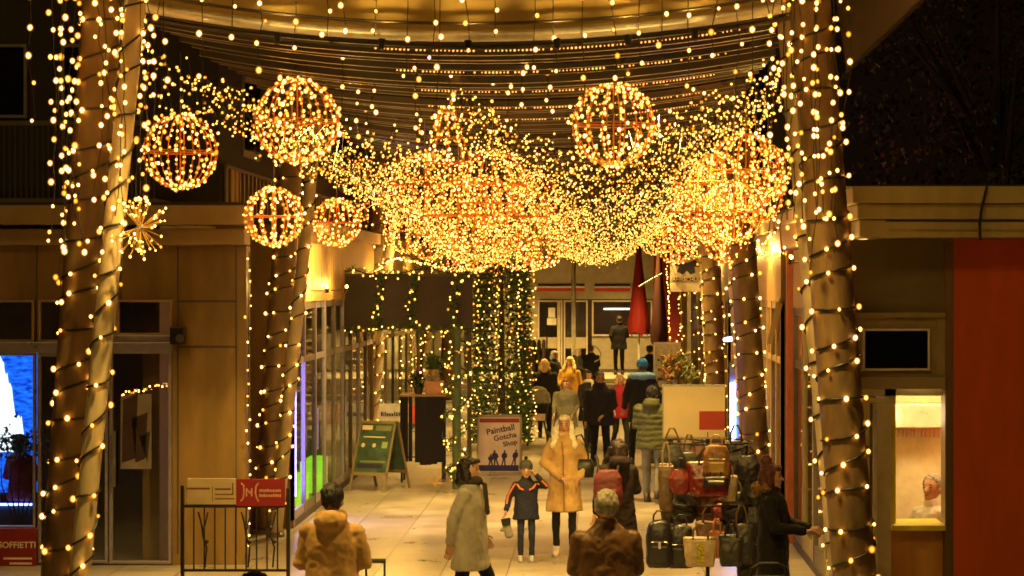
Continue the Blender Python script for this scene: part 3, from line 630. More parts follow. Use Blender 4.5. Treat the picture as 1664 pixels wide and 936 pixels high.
    x.ell(hp(0, -.086, 1.573), (.024 * hk, .010, .007 * hk), 8, 5, mi=2, rot=hm)
    xm = x.mesh('x'); bb = bmesh.new(); bb.from_mesh(me); nb = len(me.polygons); bb.from_mesh(xm); bb.faces.ensure_lookup_table(); bb.to_mesh(me); bb.free(); bpy.data.meshes.remove(xm)
    mi = [0] * nb + x.mi
    if len(mi) == len(me.polygons): me.polygons.foreach_set('material_index', mi)
    body = link(me, 'body', [skin, INK, LIP], root)
    if len(mi) == len(me.polygons): me.polygons.foreach_set('material_index', mi)
    me.polygons.foreach_set('use_smooth', [True] * len(me.polygons))
    # --- trousers, shoes
    t = MB(); t.loft([((0, 0, .80), .15 * wide, .11), ((0, 0, .95), .175 * wide, .125), ((0, 0, 1.02), .16 * wide, .12)])
    for s in (-1, 1):
        l_ = L[s]; t.cap(l_[0] * 1.0 + Vector((0, 0, -.04)), l_[1], .088 * legw, .066 * legw); t.cap(l_[1], l_[2] + Vector((0, 0, .01)), .066 * legw, .052 * legw)
    link(remeshed(t, voxel, 3, folds(.010, seed + 3)), 'trousers', cloth('cloth_%.3f_%.3f_%.3f' % leg, leg), root)
    for s in (-1, 1):
        l_ = L[s]; q = MB(); a = l_[2]; q.loft([((a.x, a.y - .045, a.z - .085), .046, .135), ((a.x, a.y - .045, a.z - .05), .050, .138), ((a.x, a.y - .02, a.z - .01), .045, .095), ((a.x, a.y + .015, a.z + .045), .045, .05)], 14)
        q.build('shoe', M('shoe_%.2f_%.2f' % shoe[:2], shoe, .5), root, smooth=True)
    # --- coat or jacket
    c = MB(); fl = 1.0 + max(0, .85 - hem) * .55; W = wide
    rg = [((0, 0, hem), .205 * W * fl, .155 * fl), ((0, 0, (hem + .95) / 2), .20 * W * (1 + fl) / 2, .15), ((0, 0, .97), .195 * W, .145), ((0, 0, 1.12), .18 * W, .135), ((0, 0, 1.28), .190 * W, .138), ((0, 0, 1.37), .182 * W, .122), ((0, .003, 1.425), .145 * W, .10), ((0, .006, 1.465), .10 * W, .082), ((0, .008, 1.515), .072, .068)]
    c.loft(rg, 20, p=2.15); c.cap((-.15 * W, 0, 1.375), (.15 * W, 0, 1.375), .066, .066)
    pf = 1.18 if puffy else 1.0
    for s in (-1, 1):
        a = J[s]; c.cap(a[0] + Vector((0, 0, -.01)), a[1], .066 * (1 + (W - 1) * .5) * pf, .056 * pf); c.cap(a[1], a[2] + (a[1] - a[2]).normalized() * .02, .060 * pf, .046 * pf)
    if hood == 'down': c.ell((0, .10, 1.47), (.13, .085, .085)); c.cap((-.07, .03, 1.50), (.07, .03, 1.50), .05, .05)
    if collar: c.loft([((0, .005, 1.45), .10, .09), ((0, .008, 1.54), .082, .082)], 16)
    cm = M('%s_%.3f_%.3f_%.3f' % ((topname,) + tuple(top)), top, .45 if topname == 'leather' else .8 if not puffy else .6, var=.5 if topname == 'leather' else .26, scale=5, bump=.14, spec=.3)
    coat = link(remeshed(c, voxel, 3, folds(.014, seed, puffy)), kind, cm, root)
    if scarf: 
        s_ = MB(); s_.tube([(math.cos(q / 12 * 6.283) * .088, .008 + math.sin(q / 12 * 6.283) * .085, 1.50 + .01 * math.sin(q)) for q in range(12)], .042, 8, closed=True); s_.cap((.04, -.13, 1.46), (.05, -.155, 1.2), (.04, .02), (.045, .02))
        link(remeshed(s_, .012, 2, folds(.01, seed)), 'scarf', cloth('scarf_%.2f_%.2f' % scarf[:2], scarf), root)
    # --- hair or hat
    h = MB(); hl = hairlen; hc = hairc
    if hair != 'hood':
        h.ell(hp(0, .018, 1.668), (.086 * hk, .100 * hk, .100 * hk), rot=hm)
        if hair in ('long', 'bob', 'bun'):
            h.cap(hp(-.072, .015, 1.66), hp(-.088 - .035 * (hl > .13), -.0 - .075 * (hl > .13), 1.66 - hl * 1.15), .040 * hk, .046 * hk); h.cap(hp(.072, .015, 1.66), hp(.088 + .035 * (hl > .13), -.0 - .075 * (hl > .13), 1.66 - hl * 1.15), .040 * hk, .046 * hk)
            h.cap(hp(0, .06, 1.66), hp(0, .075, 1.66 - hl - .02), .07 * hk, (.095 * hk, .06 * hk)); h.cap(hp(-.03, -.062, 1.715), hp(.03, -.062, 1.715), .03, .03)
        if hair == 'bun': h.ell(hp(0, .06, 1.79), .055)
        cutm = None
    me = remeshed(h, .012, 2, lambda c_: noise.noise(Vector((c_.x * 55, c_.y * 55, c_.z * 12)) + Vector((seed, 0, 0))) * .018 + noise.noise(c_ * 25) * .010) if hair != 'hood' else None
    if me:
        bb = bmesh.new(); bb.from_mesh(me)     # open the hair around the face
        inv = hm.inverted()
        kill = []
        for v in bb.verts:
            q = inv @ (v.co - nk) / hk
            if q.y < -.030 and abs(q.x) < .062 and q.z < .195 + .0 and q.z > -.2: kill.append(v)
            elif hair == 'short' and q.z < .10 and q.y < .02: kill.append(v)
            elif hair == 'short' and q.z < .045: kill.append(v)
        bmesh.ops.delete(bb, geom=kill, context='VERTS'); bb.to_mesh(me); bb.free()
        me.polygons.foreach_set('use_smooth', [True] * len(me.polygons))
        link(me, 'hair', M('hair_%.2f_%.2f_%.2f' % tuple(hc), hc, .55, var=.35, scale=30, stretch=(1, 1, .15), bump=.3), root)
    return root, hp, hm, hk, J
def ochre(): pass
def hatmesh(hp, hm, hk, root, c, kind='beanie', bob=None):
    q = MB(); q.ell(hp(0, .012, 1.69), (.094 * hk, .108 * hk, .095 * hk), rot=hm); me = remeshed(q, .012, 1, lambda v: .004 * math.sin(v.z * 260))
    bb = bmesh.new(); bb.from_mesh(me); inv = hm.inverted()
    bmesh.ops.delete(bb, geom=[v for v in bb.verts if (inv @ (v.co - hp(0, 0, 1.50))).z < .165 * hk], context='VERTS'); bb.to_mesh(me); bb.free()
    me.polygons.foreach_set('use_smooth', [True] * len(me.polygons))
    o = link(me, 'hat', cloth('hat_%.2f_%.2f' % c[:2], c, var=.5, scale=18), root)
    r_ = MB().tube([hp(math.cos(a / 16 * 6.283) * .088, .012 + math.sin(a / 16 * 6.283) * .102, 1.672) for a in range(16)], .014, 6, closed=True).build('brim', cloth('hat_%.2f_%.2f' % c[:2], c), o)
    if bob: MB().ell(hp(0, .02, 1.80), .035).build('bobble', cloth('bob', bob), o, smooth=True)
    return o

# 1 foreground man in the ochre jacket
p, hp, *_ = person('man seen from behind in ochre hooded jacket with short black hair', 540, 17.1, 1.76, 178, 'hold', 'hold', top=(.42, .25, .09), kind='jacket', hem=.72, wide=1.10, hood='down', headk=1.06, hairc=(.008, .006, .008), leg=(.04, .035, .035), voxel=.013)
coat_ = [c for c in p.children if c.name.startswith('jacket')][0]
# 2 striding woman in the pale coat
person('dark-haired walker in pale knee-length wool coat crossing the pavement', 765, 20.7, 1.70, 75, 'back', 'pocket', stride=.75, top=(.40, .37, .31), kind='coat', hem=.66, wide=1.30, hairc=(.012, .008, .008), hair='bob', hairlen=.10, leg=(.012, .012, .018), scarf=(.05, .04, .03), puffy=False)
# 3 child
p, hp, hm, hk, J = person('child in navy jacket with orange stripes and knitted hat, hand raised', 855, 26.3, 1.16, 4, 'out', 'up', top=(.014, .016, .035), kind='jacket', hem=.76, wide=1.12, hair='none', hairc=(.05, .03, .02), leg=(.02, .025, .05), legw=.95, shoe=(.34, .32, .28), headk=1.28, collar=True)
hatmesh(hp, hm, hk, p, (.06, .07, .06), bob=(.02, .02, .03))
for s in (-1, 1):
    MB().tube([J[s][0] + Vector((s * .01, -.075, .02)), (J[s][0] + J[s][1]) / 2 + Vector((s * .035, -.065, 0)), J[s][1] + Vector((s * .03, -.055, 0)), (J[s][1] + J[s][2]) / 2 + Vector((s * .02, -.052, 0))], .017, 6).build('sleeve_stripe', M('orange_stripe', (.65, .16, .03), .7), p)
    MB().tube([(s * .17, -.10, 1.40), (s * .12, -.148, 1.33), (s * .05, -.158, 1.30)], .017, 6).build('chest_stripe', MC['orange_stripe'], p)
e = empty('mitten', PP(823, 851, 26.25), 'grey and black mitten dangling from the hand of the child', 'mitten')
m_ = MB().cap((0, 0, -.0), (.03, 0, -.13), (.05, .035), (.055, .04)).cap((-.02, 0, -.05), (-.06, 0, -.08), .025, .02); me = remeshed(m_, .01, 2); link(me, 'palm', cloth('mitten', (.22, .2, .17)), e)
MB().tube([(0, 0, -.02), (-.01, 0, .06)], [.05, .058], 12).build('cuff', cloth('cuff', (.02, .02, .02)), e)
# 4 woman in camel coat
p, hp, hm, hk, J = person('woman with long white-blond hair in camel coat standing on the pavement', 917, 26.9, 1.72, -3, 'front', 'pocket', top=(.46, .29, .12), kind='coat', hem=.55, wide=.96, hair='long', hairlen=.24, hairc=(.80, .72, .58), leg=(.012, .012, .016), legw=.82, shoe=(.6, .5, .42), voxel=.013, collar=True)
MB().loft([((0, -.003, 1.44), .088, .08), ((0, -.0, 1.52), .074, .074)]).build('roll_neck', M('white_knit', (.62, .46, .27), .9), p, smooth=True)
MB().tube([(-.02, -.158, 1.42), (0, -.175, 1.2), (0, -.172, .98), (.005, -.19, .75), (.01, -.2, .56)], .008, 5).build('front_edge_shade', M('camel_shadow', (.25, .12, .03), .8), p)  # dark line: shade of the coat opening put into the colour
e = empty('shoulder_bag', (X(947, 26.9), 26.9, .95), 'black shoulder bag at the side of the camel-coated woman', 'bag')
MB().loft([((0, 0, 0), .13, .06), ((0, 0, .12), .14, .055), ((0, 0, .22), .11, .03)], p=3).build('pouch', BLACK, e, smooth=True); MB().tube([(-.06, 0, .2), (-.08, -.05, .36), (-.08, -.03, .5), (-.02, .02, .52), (.06, .03, .36), (.07, 0, .2)], .012, 6).build('strap', BLACK, e)
# 5 grey-haired man foreground
p, hp, *_ = person('grey-haired man seen from behind in worn brown leather jacket', 985, 16.9, 1.72, 184, 'hold', 'hold', top=(.12, .06, .026), topname='leather', kind='jacket', hem=.80, wide=1.24, hairc=(.27, .24, .19), headk=1.10, collar=True, leg=(.03, .03, .04), voxel=.013)
SEAM = M('dark_leather', (.05, .025, .012), .6)
# 6 woman with red backpack
p, hp, hm, hk, J = person('long-haired woman in dark coat carrying a red rucksack, seen from behind', 1003, 24.0, 1.63, 200, 'hold', 'down', top=(.016, .008, .008), kind='coat', hem=.50, wide=1.10, hair='long', hairlen=.16, hairc=(.025, .012, .01), leg=(.02, .02, .02), hood='down')
e = empty('rucksack', (X(988, 24), 23.78, .92), 'red rucksack on the back of the dark-coated woman', 'rucksack')
me = remeshed(MB().loft([((0, 0, 0), .14, .07), ((0, 0, .1), .16, .10), ((0, 0, .3), .15, .08), ((0, 0, .38), .10, .05)], 20, p=3), .014, 3, folds(.01, 4)); link(me, 'sack', M('red_nylon', (.10, .009, .010), .6), e)
MB().box(-.10, .10, -.115, -.08, .05, .18).build('pocket', M('red_nylon2', (.11, .008, .008), .6), e, bevel=.02)
for s in (-1, 1): MB().tube([(s * .1, .05, .36), (s * .12, .09, .50), (s * .13, .16, .52)], .018, 6).build('strap', BLACK, e)
# 7 man in black walking towards us
person('short-haired man in black jacket walking ahead in the middle of the street', 975, 39.0, 1.77, 6, 'down', 'front', stride=.45, top=(.012, .010, .011), kind='jacket', hem=.80, wide=1.25, hairc=(.01, .008, .008), skin=SKIN2, leg=(.008, .008, .012), collar=True, hood='down')
# 8 olive puffer man
person('man in olive quilted jacket and grey jeans seen from behind', 1060, 33.4, 1.78, 168, 'down', 'hold', stride=.3, top=(.065, .07, .025), kind='jacket', hem=.80, wide=1.22, puffy=True, hood='down', hairc=(.015, .01, .01), leg=(.16, .16, .14), legw=1.05)
# 9 man with blue cap
p, hp, hm, hk, J = person('tall walker in blue knitted hat and pale blue hood over black coat', 1043, 40.0, 1.95, 200, 'back', 'fwd', stride=.6, top=(.012, .012, .016), kind='coat', hem=.72, wide=1.15, hair='short', hairc=(.05, .04, .03), leg=(.01, .01, .015), scarf=None)
hatmesh(hp, hm, hk, p, (.03, .18, .55))
me = remeshed(MB().ell((0, .07, 1.47), (.17, .13, .075)).cap((-.17, 0, 1.45), (.17, 0, 1.45), .075, .075), .014, 2, folds(.012, 9)); link(me, 'hood', M('pale_blue', (.16, .32, .62), .8), p)
# 10 .. 16 and others in the distance
person('person in crimson jacket with pale hair behind the man in black', 1008, 43, 1.56, 20, 'fwd', 'back', stride=.5, top=(.25, .012, .03), kind='jacket', hem=.78, hair='bob', hairlen=.08, hairc=(.45, .3, .2), leg=(.02, .02, .03), voxel=.018)
person('blond woman in mustard-yellow coat with fluffy collar', 926, 49, 1.70, -12, 'hold', 'down', stride=.4, top=(.48, .26, .035), kind='coat', hem=.70, hood='down', hair='long', hairlen=.16, hairc=(.75, .5, .2), leg=(.03, .02, .02), voxel=.018, wide=1.12)
person('auburn-haired young woman in grey-green coat walking towards the camera', 919, 42.5, 1.49, -8, 'fwd', 'pocket', top=(.12, .115, .085), kind='coat', hem=.66, hair='long', hairlen=.12, hairc=(.20, .08, .04), leg=(.012, .012, .014), voxel=.017, wide=1.25, stride=.5)
person('woman with dark bobbed hair and white collar left of the man in black', 956, 43.5, 1.62, 28, 'fwd', 'hold', stride=-.4, top=(.015, .013, .016), kind='coat', hem=.66, hair='bob', hairlen=.1, hairc=(.04, .02, .015), leg=(.012, .012, .014), voxel=.018, scarf=(.7, .66, .6))
person('blond pram pusher in black coat seen behind the grey pram', 885, 47.5, 1.70, 175, 'down', 'down', top=(.012, .011, .013), kind='coat', hem=.68, hair='bob', hairlen=.1, hairc=(.70, .48, .18), leg=(.012, .012, .014), voxel=.018, wide=1.3)
person('person in black tracksuit top with white sleeve stripe', 961, 61.5, 1.60, 150, 'hold', 'down', top=(.012, .012, .014), kind='jacket', hem=.80, wide=1.3, hairc=(.10, .04, .02), leg=(.012, .012, .014), voxel=.02)
o = MB().tube([PP(962, 561, 61.3), PP(972, 566, 61.25), PP(977, 575, 61.2), PP(974, 584, 61.2), PP(966, 588, 61.15)], .018, 6).build('stripe', M('stripe_grey', (.45, .42, .38), .8), None); s_ = bpy.data.objects['person.014'] if 'person.014' in bpy.data.objects else None
STRIPE = o
person('person with fur-trimmed hood beside the striped tracksuit top', 940, 60.5, 1.55, 75, 'hold', 'down', top=(.04, .035, .035), kind='coat', hem=.7, hood='down', hair='bob', hairlen=.1, hairc=(.45, .36, .26), leg=(.02, .02, .02), voxel=.02, wide=1.2)
person('silver-haired person in dark coat behind the blond pram pusher', 902, 56, 1.62, 60, stride=.5, armA='down', armB='fwd', top=(.04, .04, .045), kind='coat', hem=.7, hair='bob', hairlen=.06, hairc=(.6, .55, .5), leg=(.02, .02, .02), voxel=.02)
person('dark figure standing on the steps in front of the end shop', 1006, 66.2, 1.78, 190, 'hold', 'pocket', top=(.012, .01, .01), kind='jacket', hem=.76, wide=1.15, hairc=(.02, .01, .01), leg=(.008, .008, .01), voxel=.02, z0=.572)
person('dark-clothed figure behind the folded parasols, near the menu stand', 1056, 55, 1.80, 170, 'down', 'down', top=(.012, .012, .012), kind='coat', hem=.62, wide=1.1, hairc=(.01, .008, .008), leg=(.01, .01, .01), voxel=.02)
# 21 woman at the kiosk side door
p, hp, hm, hk, J = person('woman in black coat with reddish bun and fur hood reaching to the door', 1256, 20.4, 1.66, 75, 'reach', 'reach', top=(.010, .008, .009), kind='coat', hem=.42, wide=1.18, hair='bun', hairlen=.08, hairc=(.09, .022, .018), leg=(.01, .01, .01), voxel=.013)
me = remeshed(MB().ell((0, .13, 1.49), (.12, .08, .07)).cap((-.10, .05, 1.50), (.10, .05, 1.50), .05, .05), .012, 1, lambda v: noise.noise(v * 60) * .03); link(me, 'fur_trim', M('brown_fur', (.20, .10, .04), .95, var=.5, scale=40), p)
# 22 kiosk seller
person('grey-haired seller in white shirt looking out of the kiosk', 1512, 20.8, 1.46, -38, 'hold', 'hold', top=(.72, .68, .60), topname='shirt', kind='shirt', hem=.80, hairc=(.30, .26, .20), leg=(.05, .05, .05), headk=1.32, pitch=-8, wide=.95, collar=True)
# 24 head at the lower edge
person('passer-by of whom only the curly dark top of the head shows', 415, 12.1, 1.745, 180, 'down', 'down', top=(.02, .02, .02), kind='jacket', hem=.8, hairc=(.012, .01, .01), voxel=.016)

# stripe belongs to the tracksuit wearer
for q in list(col.objects):
    if q.get('label', '').startswith('person in black tracksuit'):
        bpy.context.view_layer.update(); mw = q.matrix_world.inverted()
        for v in STRIPE.data.vertices: v.co = mw @ v.co
        STRIPE.parent = q; STRIPE.name = 'sleeve_stripe'
# ================================================================ street objects
# trolley case
e = empty('trolley_case', (X(610, 18.6), 18.6, 0), 'dark trolley case with raised pull handle beside the ochre jacket', 'suitcase')
k = 18.6 / F
MB().box(-.19, .19, -.11, .11, .05, .58).build('shell', M('suitcase_black', (.02, .02, .025), .5), e, bevel=.03)
hx = 15 * k; zt = Z(912, 18.6)
MB().tube([(-hx, 0, .56), (-hx, 0, zt), (hx, 0, zt), (hx, 0, .56)], .010, 8).build('handle', BLACK, e); MB().tube([(-hx - .01, 0, zt + .003), (hx + .01, 0, zt + .003)], .02, 8).build('grip', BLACK, e)
for s in (-1, 1): MB().tube([(s * .15 - .01, .06, .05), (s * .15 + .01, .06, .05)], .045, 12).build('wheel', BLACK, e)
# fence with banners
d = 22.6
e = empty('railing', (X(380, d), d, 0), 'black metal railing in front of the left shop carrying two banners', 'railing')
FENCE = M('fence_metal', (.035, .028, .022), .45, metal=.5)
g = MB(); rect(g, 293, 299, 789, 1000, d, 0, .04); rect(g, 465, 471, 793, 1000, d, 0, .04); local(g.build('post', FENCE, e, bevel=.004))
g = MB(); rect(g, 299, 465, 820, 825, d, .0, .03); rect(g, 299, 465, 925, 929, d, 0, .03); rect(g, 299, 465, 968, 972, d, 0, .03); local(g.build('rail', FENCE, e))
g = MB()
for i, px in enumerate(range(315, 462, 17)): g.tube([PP(px, 825, d + .015), PP(px, 925, d + .015)], .008, 6)
for cx in (330, 400, 440):
    g.tube([PP(cx - 8, 832, d + .012), PP(cx - 3, 850, d + .012), PP(cx, 872, d + .012), PP(cx + 6, 890, d + .012), PP(cx + 3, 922, d + .012)], .009, 6)
    g.ell(PP(cx, 858, d + .012), .022, 8, 6); g.ell(PP(cx + 6, 880, d + .012), .022, 8, 6); g.tube([PP(cx + 8, 832, d + .012), PP(cx + 4, 850, d + .012), PP(cx, 862, d + .012)], .008, 6)
local(g.build('bars', FENCE, e))
e = empty('banner', PP(344, 800, d - .03), 'pale cream banner with faded brown print on the black railing', 'banner')
g = MB(); rect(g, 305, 384, 777, 819, d, -.03, -.015); local(g.build('sheet', M('cream_banner', (.7, .55, .32), .7, scale=3), e))
BR = M('brown_ink', (.22, .09, .03), .6); g = MB(); rect(g, 304, 342, 792, 795, d, -.034, -.031); rect(g, 350, 376, 793, 796, d, -.034, -.031); rect(g, 350, 380, 802, 804, d, -.034, -.031); rect(g, 350, 382, 809, 811, d, -.034, -.031); rect(g, 345.5, 346.5, 790, 814, d, -.034, -.031); rect(g, 378, 380, 784, 803, d, -.034, -.031); local(g.build('print', BR, e))
e = empty('banner', PP(424, 800, d - .03), 'crimson banner with pale bracket and H emblem on the black railing', 'banner')
g = MB(); rect(g, 384.5, 464, 778, 822, d, -.032, -.016); local(g.build('sheet', M('crimson_banner', (.33, .012, .02), .65, scale=3), e))
LC_ = M('peach_ink', (.80, .45, .28), .6)
g = MB(); g.tube([PP(392, 785, d - .036), PP(396, 789, d - .036), PP(396.5, 800, d - .036), PP(395, 810, d - .036), PP(391, 814, d - .036)], .008, 6); g.tube([PP(420, 785, d - .036), PP(416, 790, d - .036), PP(415, 800, d - .036), PP(417, 809, d - .036), PP(420, 815, d - .036)], .008, 6)
rect(g, 400.5, 402.5, 793, 806, d, -.038, -.033); rect(g, 409, 411, 793, 806, d, -.038, -.033); g.add([PP(402, 794, d - .035), PP(406, 800, d - .035), PP(410, 794, d - .035), PP(410, 797, d - .035), PP(406, 803, d - .035), PP(402, 797, d - .035)], [(0, 1, 4, 5), (1, 2, 3, 4)])
local(g.build('emblem', LC_, e))
g = MB()
for yy in (795, 803):
    px = 422
    while px < 456: w_ = random.choice((1.6, 2, 2.6)); rect(g, px, px + w_, yy + random.choice((0, 0, -.8)), yy + 4, d, -.037, -.033); px += w_ + .9
local(g.build('print', LC_, e))

# A-boards
def aboard(px, pyt, pyb, pybase, d, wpx, label, framec, face, yaw=0):
    e = empty('pavement_sign', (X(px, d), d, 0), label, 'pavement sign', rz=R(yaw)); k = d / F
    Wd = wpx * k / 2; H1 = Z(pyt, d); H0 = Z(pyb, d); B = .42
    for s in (-1, 1):
        g = MB()
        def q(x, t, off=0, s=s): # point on the leaning leaf
            y = s * (B - (B - .02) * t / H1) ; return Vector((x, y + s * off, t))
        for a, b_, c, dd in ((-Wd, H0 - .02, -Wd + .03, H1), (Wd - .03, H0 - .02, Wd, H1), (-Wd, H1 - .04, Wd, H1), (-Wd, H0 - .02, Wd, H0 + .03), (-Wd, 0, -Wd + .04, H0), (Wd - .04, 0, Wd, H0)):
            vs = [q(a, b_), q(c, b_), q(c, dd), q(a, dd), q(a, b_, .025), q(c, b_, .025), q(c, dd, .025), q(a, dd, .025)]
            g.add(vs, [(0, 1, 2, 3), (7, 6, 5, 4), (0, 4, 5, 1), (1, 5, 6, 2), (2, 6, 7, 3), (3, 7, 4, 0)])
        f = g.build('frame', framec, e)
        MB().quad(q(-Wd + .03, H0 + .03, .016), q(Wd - .03, H0 + .03, .016), q(Wd - .03, H1 - .04, .016), q(-Wd + .03, H1 - .04, .016)).build('poster', face, f)
        if s == -1: front = (f, q, Wd, H0, H1)
    return e, front
e, (f, q, Wd, H0, H1) = aboard(812, 674, 766, 775, 38.6, 72, 'white pavement sign reading Paintball Gotcha Shop with blue figures', STEEL, M('pink_poster', (.82, .70, .64), .6, scale=3))
tilt = math.atan2(.42 - .02, H1)
def onface(name, s, size, x, z, m, rotz=0):
    p = q(x, z, .022); o = text(s, size, p, m, f, (R(90) - tilt, 0, 0), name); o.rotation_euler = (Matrix.Rotation(R(90) - tilt, 3, 'X') @ Matrix.Rotation(R(rotz), 3, 'Z')).to_euler(); return o
INKD = M('ink_dark', (.03, .025, .06), .6); INKB = M('ink_blue', (.025, .025, .16), .6)
onface('lettering', 'Paintball', .15, .02, H1 - .25, INKD, 12); onface('lettering', 'Gotcha', .135, .10, H1 - .37, INKD, 12); onface('lettering', 'Shop', .125, .19, H1 - .48, INKD, 12)
g = MB(); g.quad(q(-Wd + .04, H1 - .13, .02), q(Wd - .04, H1 - .13, .02), q(Wd - .04, H1 - .06, .02), q(-Wd + .04, H1 - .06, .02)); g.build('red_band', M('brick_ink', (.35, .05, .03), .6), f)
g = MB(); g.quad(q(-Wd + .04, H0 + .04, .02), q(Wd - .04, H0 + .04, .02), q(Wd - .04, H0 + .14, .02), q(-Wd + .04, H0 + .14, .02)); g.build('blue_band', INKB, f)
def fig(x, h, w_, ln):
    g = MB(); zz = H0 + .12
    def t(a, b_): return q(x + a + ln * b_, zz + b_ * h, .021)
    g.add([t(-w_, 0), t(-w_ * .5, .45), t(-w_ * 1.1, .62), t(-w_ * .9, .8), t(-w_ * .3, .84), t(-w_ * .35, 1), t(w_ * .35, 1), t(w_ * .3, .84), t(w_ * .9, .8), t(w_ * 1.2, .6), t(w_ * .5, .45), t(w_, 0), t(w_ * .4, 0), t(0, .38), t(-w_ * .5, 0)], [tuple(range(15))]); g.build('figure', INKB, f)
fig(-.14, .20, .045, .0); fig(-.04, .27, .05, -.04); fig(.08, .27, .045, .02); fig(.25, .28, .045, .05)
e, (f, q, Wd, H0, H1) = aboard(617, 684, 768, 800, 35.5, 66, 'green pavement sign leaning open beside the left shop window', M('olive_metal', (.24, .17, .09), .5), M('green_poster', (.05, .09, .06), .55, var=.5, scale=5), yaw=-24)
for (a, b_, c, dd, m) in ((-.27, H1 - .14, -.08, H1 - .07, CREAM), (-.02, H1 - .15, .26, H1 - .07, M('sage', (.2, .22, .1), .6)), (-.22, H1 - .26, .18, H1 - .24, CREAM), (.14, H1 - .42, .24, H1 - .32, M('lime', (.3, .4, .15), .6)), (-.25, H0 + .1, .22, H0 + .16, INKD), (-.2, H0 + .18, .26, H0 + .21, M('sage', (0, 0, 0)))):
    MB().quad(q(a, b_, .022), q(c, b_, .022), q(c, dd, .022), q(a, dd, .022)).build('print', m, f)
for x_ in (-.2, -.0):
    MB().add([q(x_ + .035 * math.cos(t / 10 * 6.28), H1 - .38 + .035 * math.sin(t / 10 * 6.28), .022) for t in range(10)], [tuple(range(10))]).build('emblem', CREAM, f)
e, (f, q, Wd, H0, H1) = aboard(842, 627, 700, 715, 45.5, 36, 'small gold-framed pavement sign behind the paintball board', M('gold_frame', (.5, .34, .12), .4, metal=.5), M('dark_poster', (.10, .06, .03), .6, var=.6, scale=6))
for z_ in (.5, .65, .85): MB().quad(q(-.15, z_, .022), q(.15, z_, .022), q(.13, z_ + .04, .022), q(-.13, z_ + .04, .022)).build('print', CREAM, f)
e, (f, q, Wd, H0, H1) = aboard(1084, 556, 640, 655, 46, 44, 'pale menu stand with dotted print behind the green plant', WHITEP, M('menu_paper', (.55, .5, .4), .6, var=.5, scale=9))
for z_ in (1.1, 1.3, 1.5, 1.7): MB().quad(q(-.2, z_, .022), q(.1, z_, .022), q(.1, z_ + .06, .022), q(-.2, z_ + .06, .022)).build('print', INKD, f)
# white sign and red sign behind the green A-board
e = empty('info_sign', (X(640, 41), 41, 0), 'white sign with blurred blue lettering on two thin legs', 'sign')
g = MB(); rect(g, 612, 668, 656, 687, 41, 0, .03); local(g.build('board', M('white_sheet', (.72, .72, .76), .5), e)); g = MB(); rect(g, 616, 618, 687, 751, 41, .0, .02); rect(g, 662, 664, 687, 751, 41, 0, .02); local(g.build('leg', STEEL, e))
g = MB(); px = 619
while px < 661: w_ = random.choice((1.6, 2.2, 3)); h_ = random.choice((4.5, 6, 7)); rect(g, px, px + w_, 676 - h_, 676, 41, -.004, -.001); px += w_ + 1
local(g.build('lettering', INKB, e))
e = empty('info_sign', (X(676, 41.2), 41.2, 0), 'narrow red sign with white stroke right of the white sign', 'sign')
g = MB(); rect(g, 669, 684, 657, 688, 41.2, 0, .03); local(g.build('board', REDW, e)); g = MB(); rect(g, 675, 677, 662, 680, 41.2, -.004, -.001); local(g.build('stroke', WHITEP, e)); g = MB(); rect(g, 675, 677, 688, 749, 41.2, .005, .025); local(g.build('leg', STEEL, e))

# ---------------- foliage helpers
LEAF = [M('fir_green', (.06, .12, .03), .6, var=.5, scale=12), M('leaf_dark', (.03, .06, .02), .6, var=.5), M('leaf_red', (.05, .009, .007), .6, var=.5)]
def spray(mb, c, r, n, L, w_, up=.2, mi=0):
    for _ in range(n):
        v = Vector(rs.normal(size=3)); v.z += up; v.normalize(); p = Vector(c) + Vector(rs.normal(size=3)) * r; s = v.cross(Vector(rs.normal(size=3))).normalized() * w_
        mb.add([p - s, p + s, p + v * L], [(0, 1, 2)], mi)
def garland(pts, rad, nper, name, label, mat, nb, bm=BN, L=.09, single=60):
    e = empty(name, pts[0], label, 'garland'); o = Vector(pts[0]); g = MB(); bp = []
    P = [Vector(p) - o for p in pts]; seg = []
    for a, b_ in zip(P, P[1:]):
        n = max(1, int((b_ - a).length / .06))
        for i in range(n): seg.append(a.lerp(b_, i / n))
    for c in seg: spray(g, c, rad * .35, nper, L, .007)
    g.build('needles', mat, e); MB().tube(P, .012, 5).build('wire', CABLE, e)
    for i in range(nb):
        c = seg[int(i * len(seg) / nb)]; v = Vector(rs.normal(size=3)).normalized(); v.y = -abs(v.y); bp.append(c + v * rad * .9)
    bulbs(bp, .017, bm, e, single, o); return e
# stall: sign frame, garlands, table
d = 36
e = empty('stall_sign', (X(660, d), d, Z(533, d)), 'long dark brown blank stall fascia board wrapped in green garland', 'sign board')
g = MB(); rect(g, 548, 768, 449, 531, d, 0, .06); local(g.build('board', M('dark_board', (.026, .012, .006), .6, scale=2), e))
g = MB(); rect(g, 546, 770, 445, 449, d, -.01, .08); rect(g, 546, 770, 531, 534, d, -.01, .08); local(g.build('edge', DARKW, e))
for px in (556, 762):
    o = MB().box(X(px, d) - .035, X(px, d) + .035, d + .09, d + .16, 0, Z(445, d)).build('stall_post', DARKW); tag(o, 'dark stall post at the %s end of the brown fascia board' % ('shop' if px < 600 else 'street'), 'post')
G = LEAF[0]; dg = d - .07
garland([PP(548, 444, dg), PP(575, 438, dg), PP(600, 446, dg), PP(640, 446, dg), PP(690, 436, dg), PP(740, 444, dg), PP(768, 448, dg)], .09, 16, 'garland', 'green fir garland along the top edge of the brown fascia board', G, 26)
garland([PP(548, 534, dg), PP(600, 538, dg), PP(650, 532, dg), PP(700, 536, dg), PP(768, 534, dg)], .07, 14, 'garland', 'green fir garland along the bottom edge of the brown fascia board', G, 20)
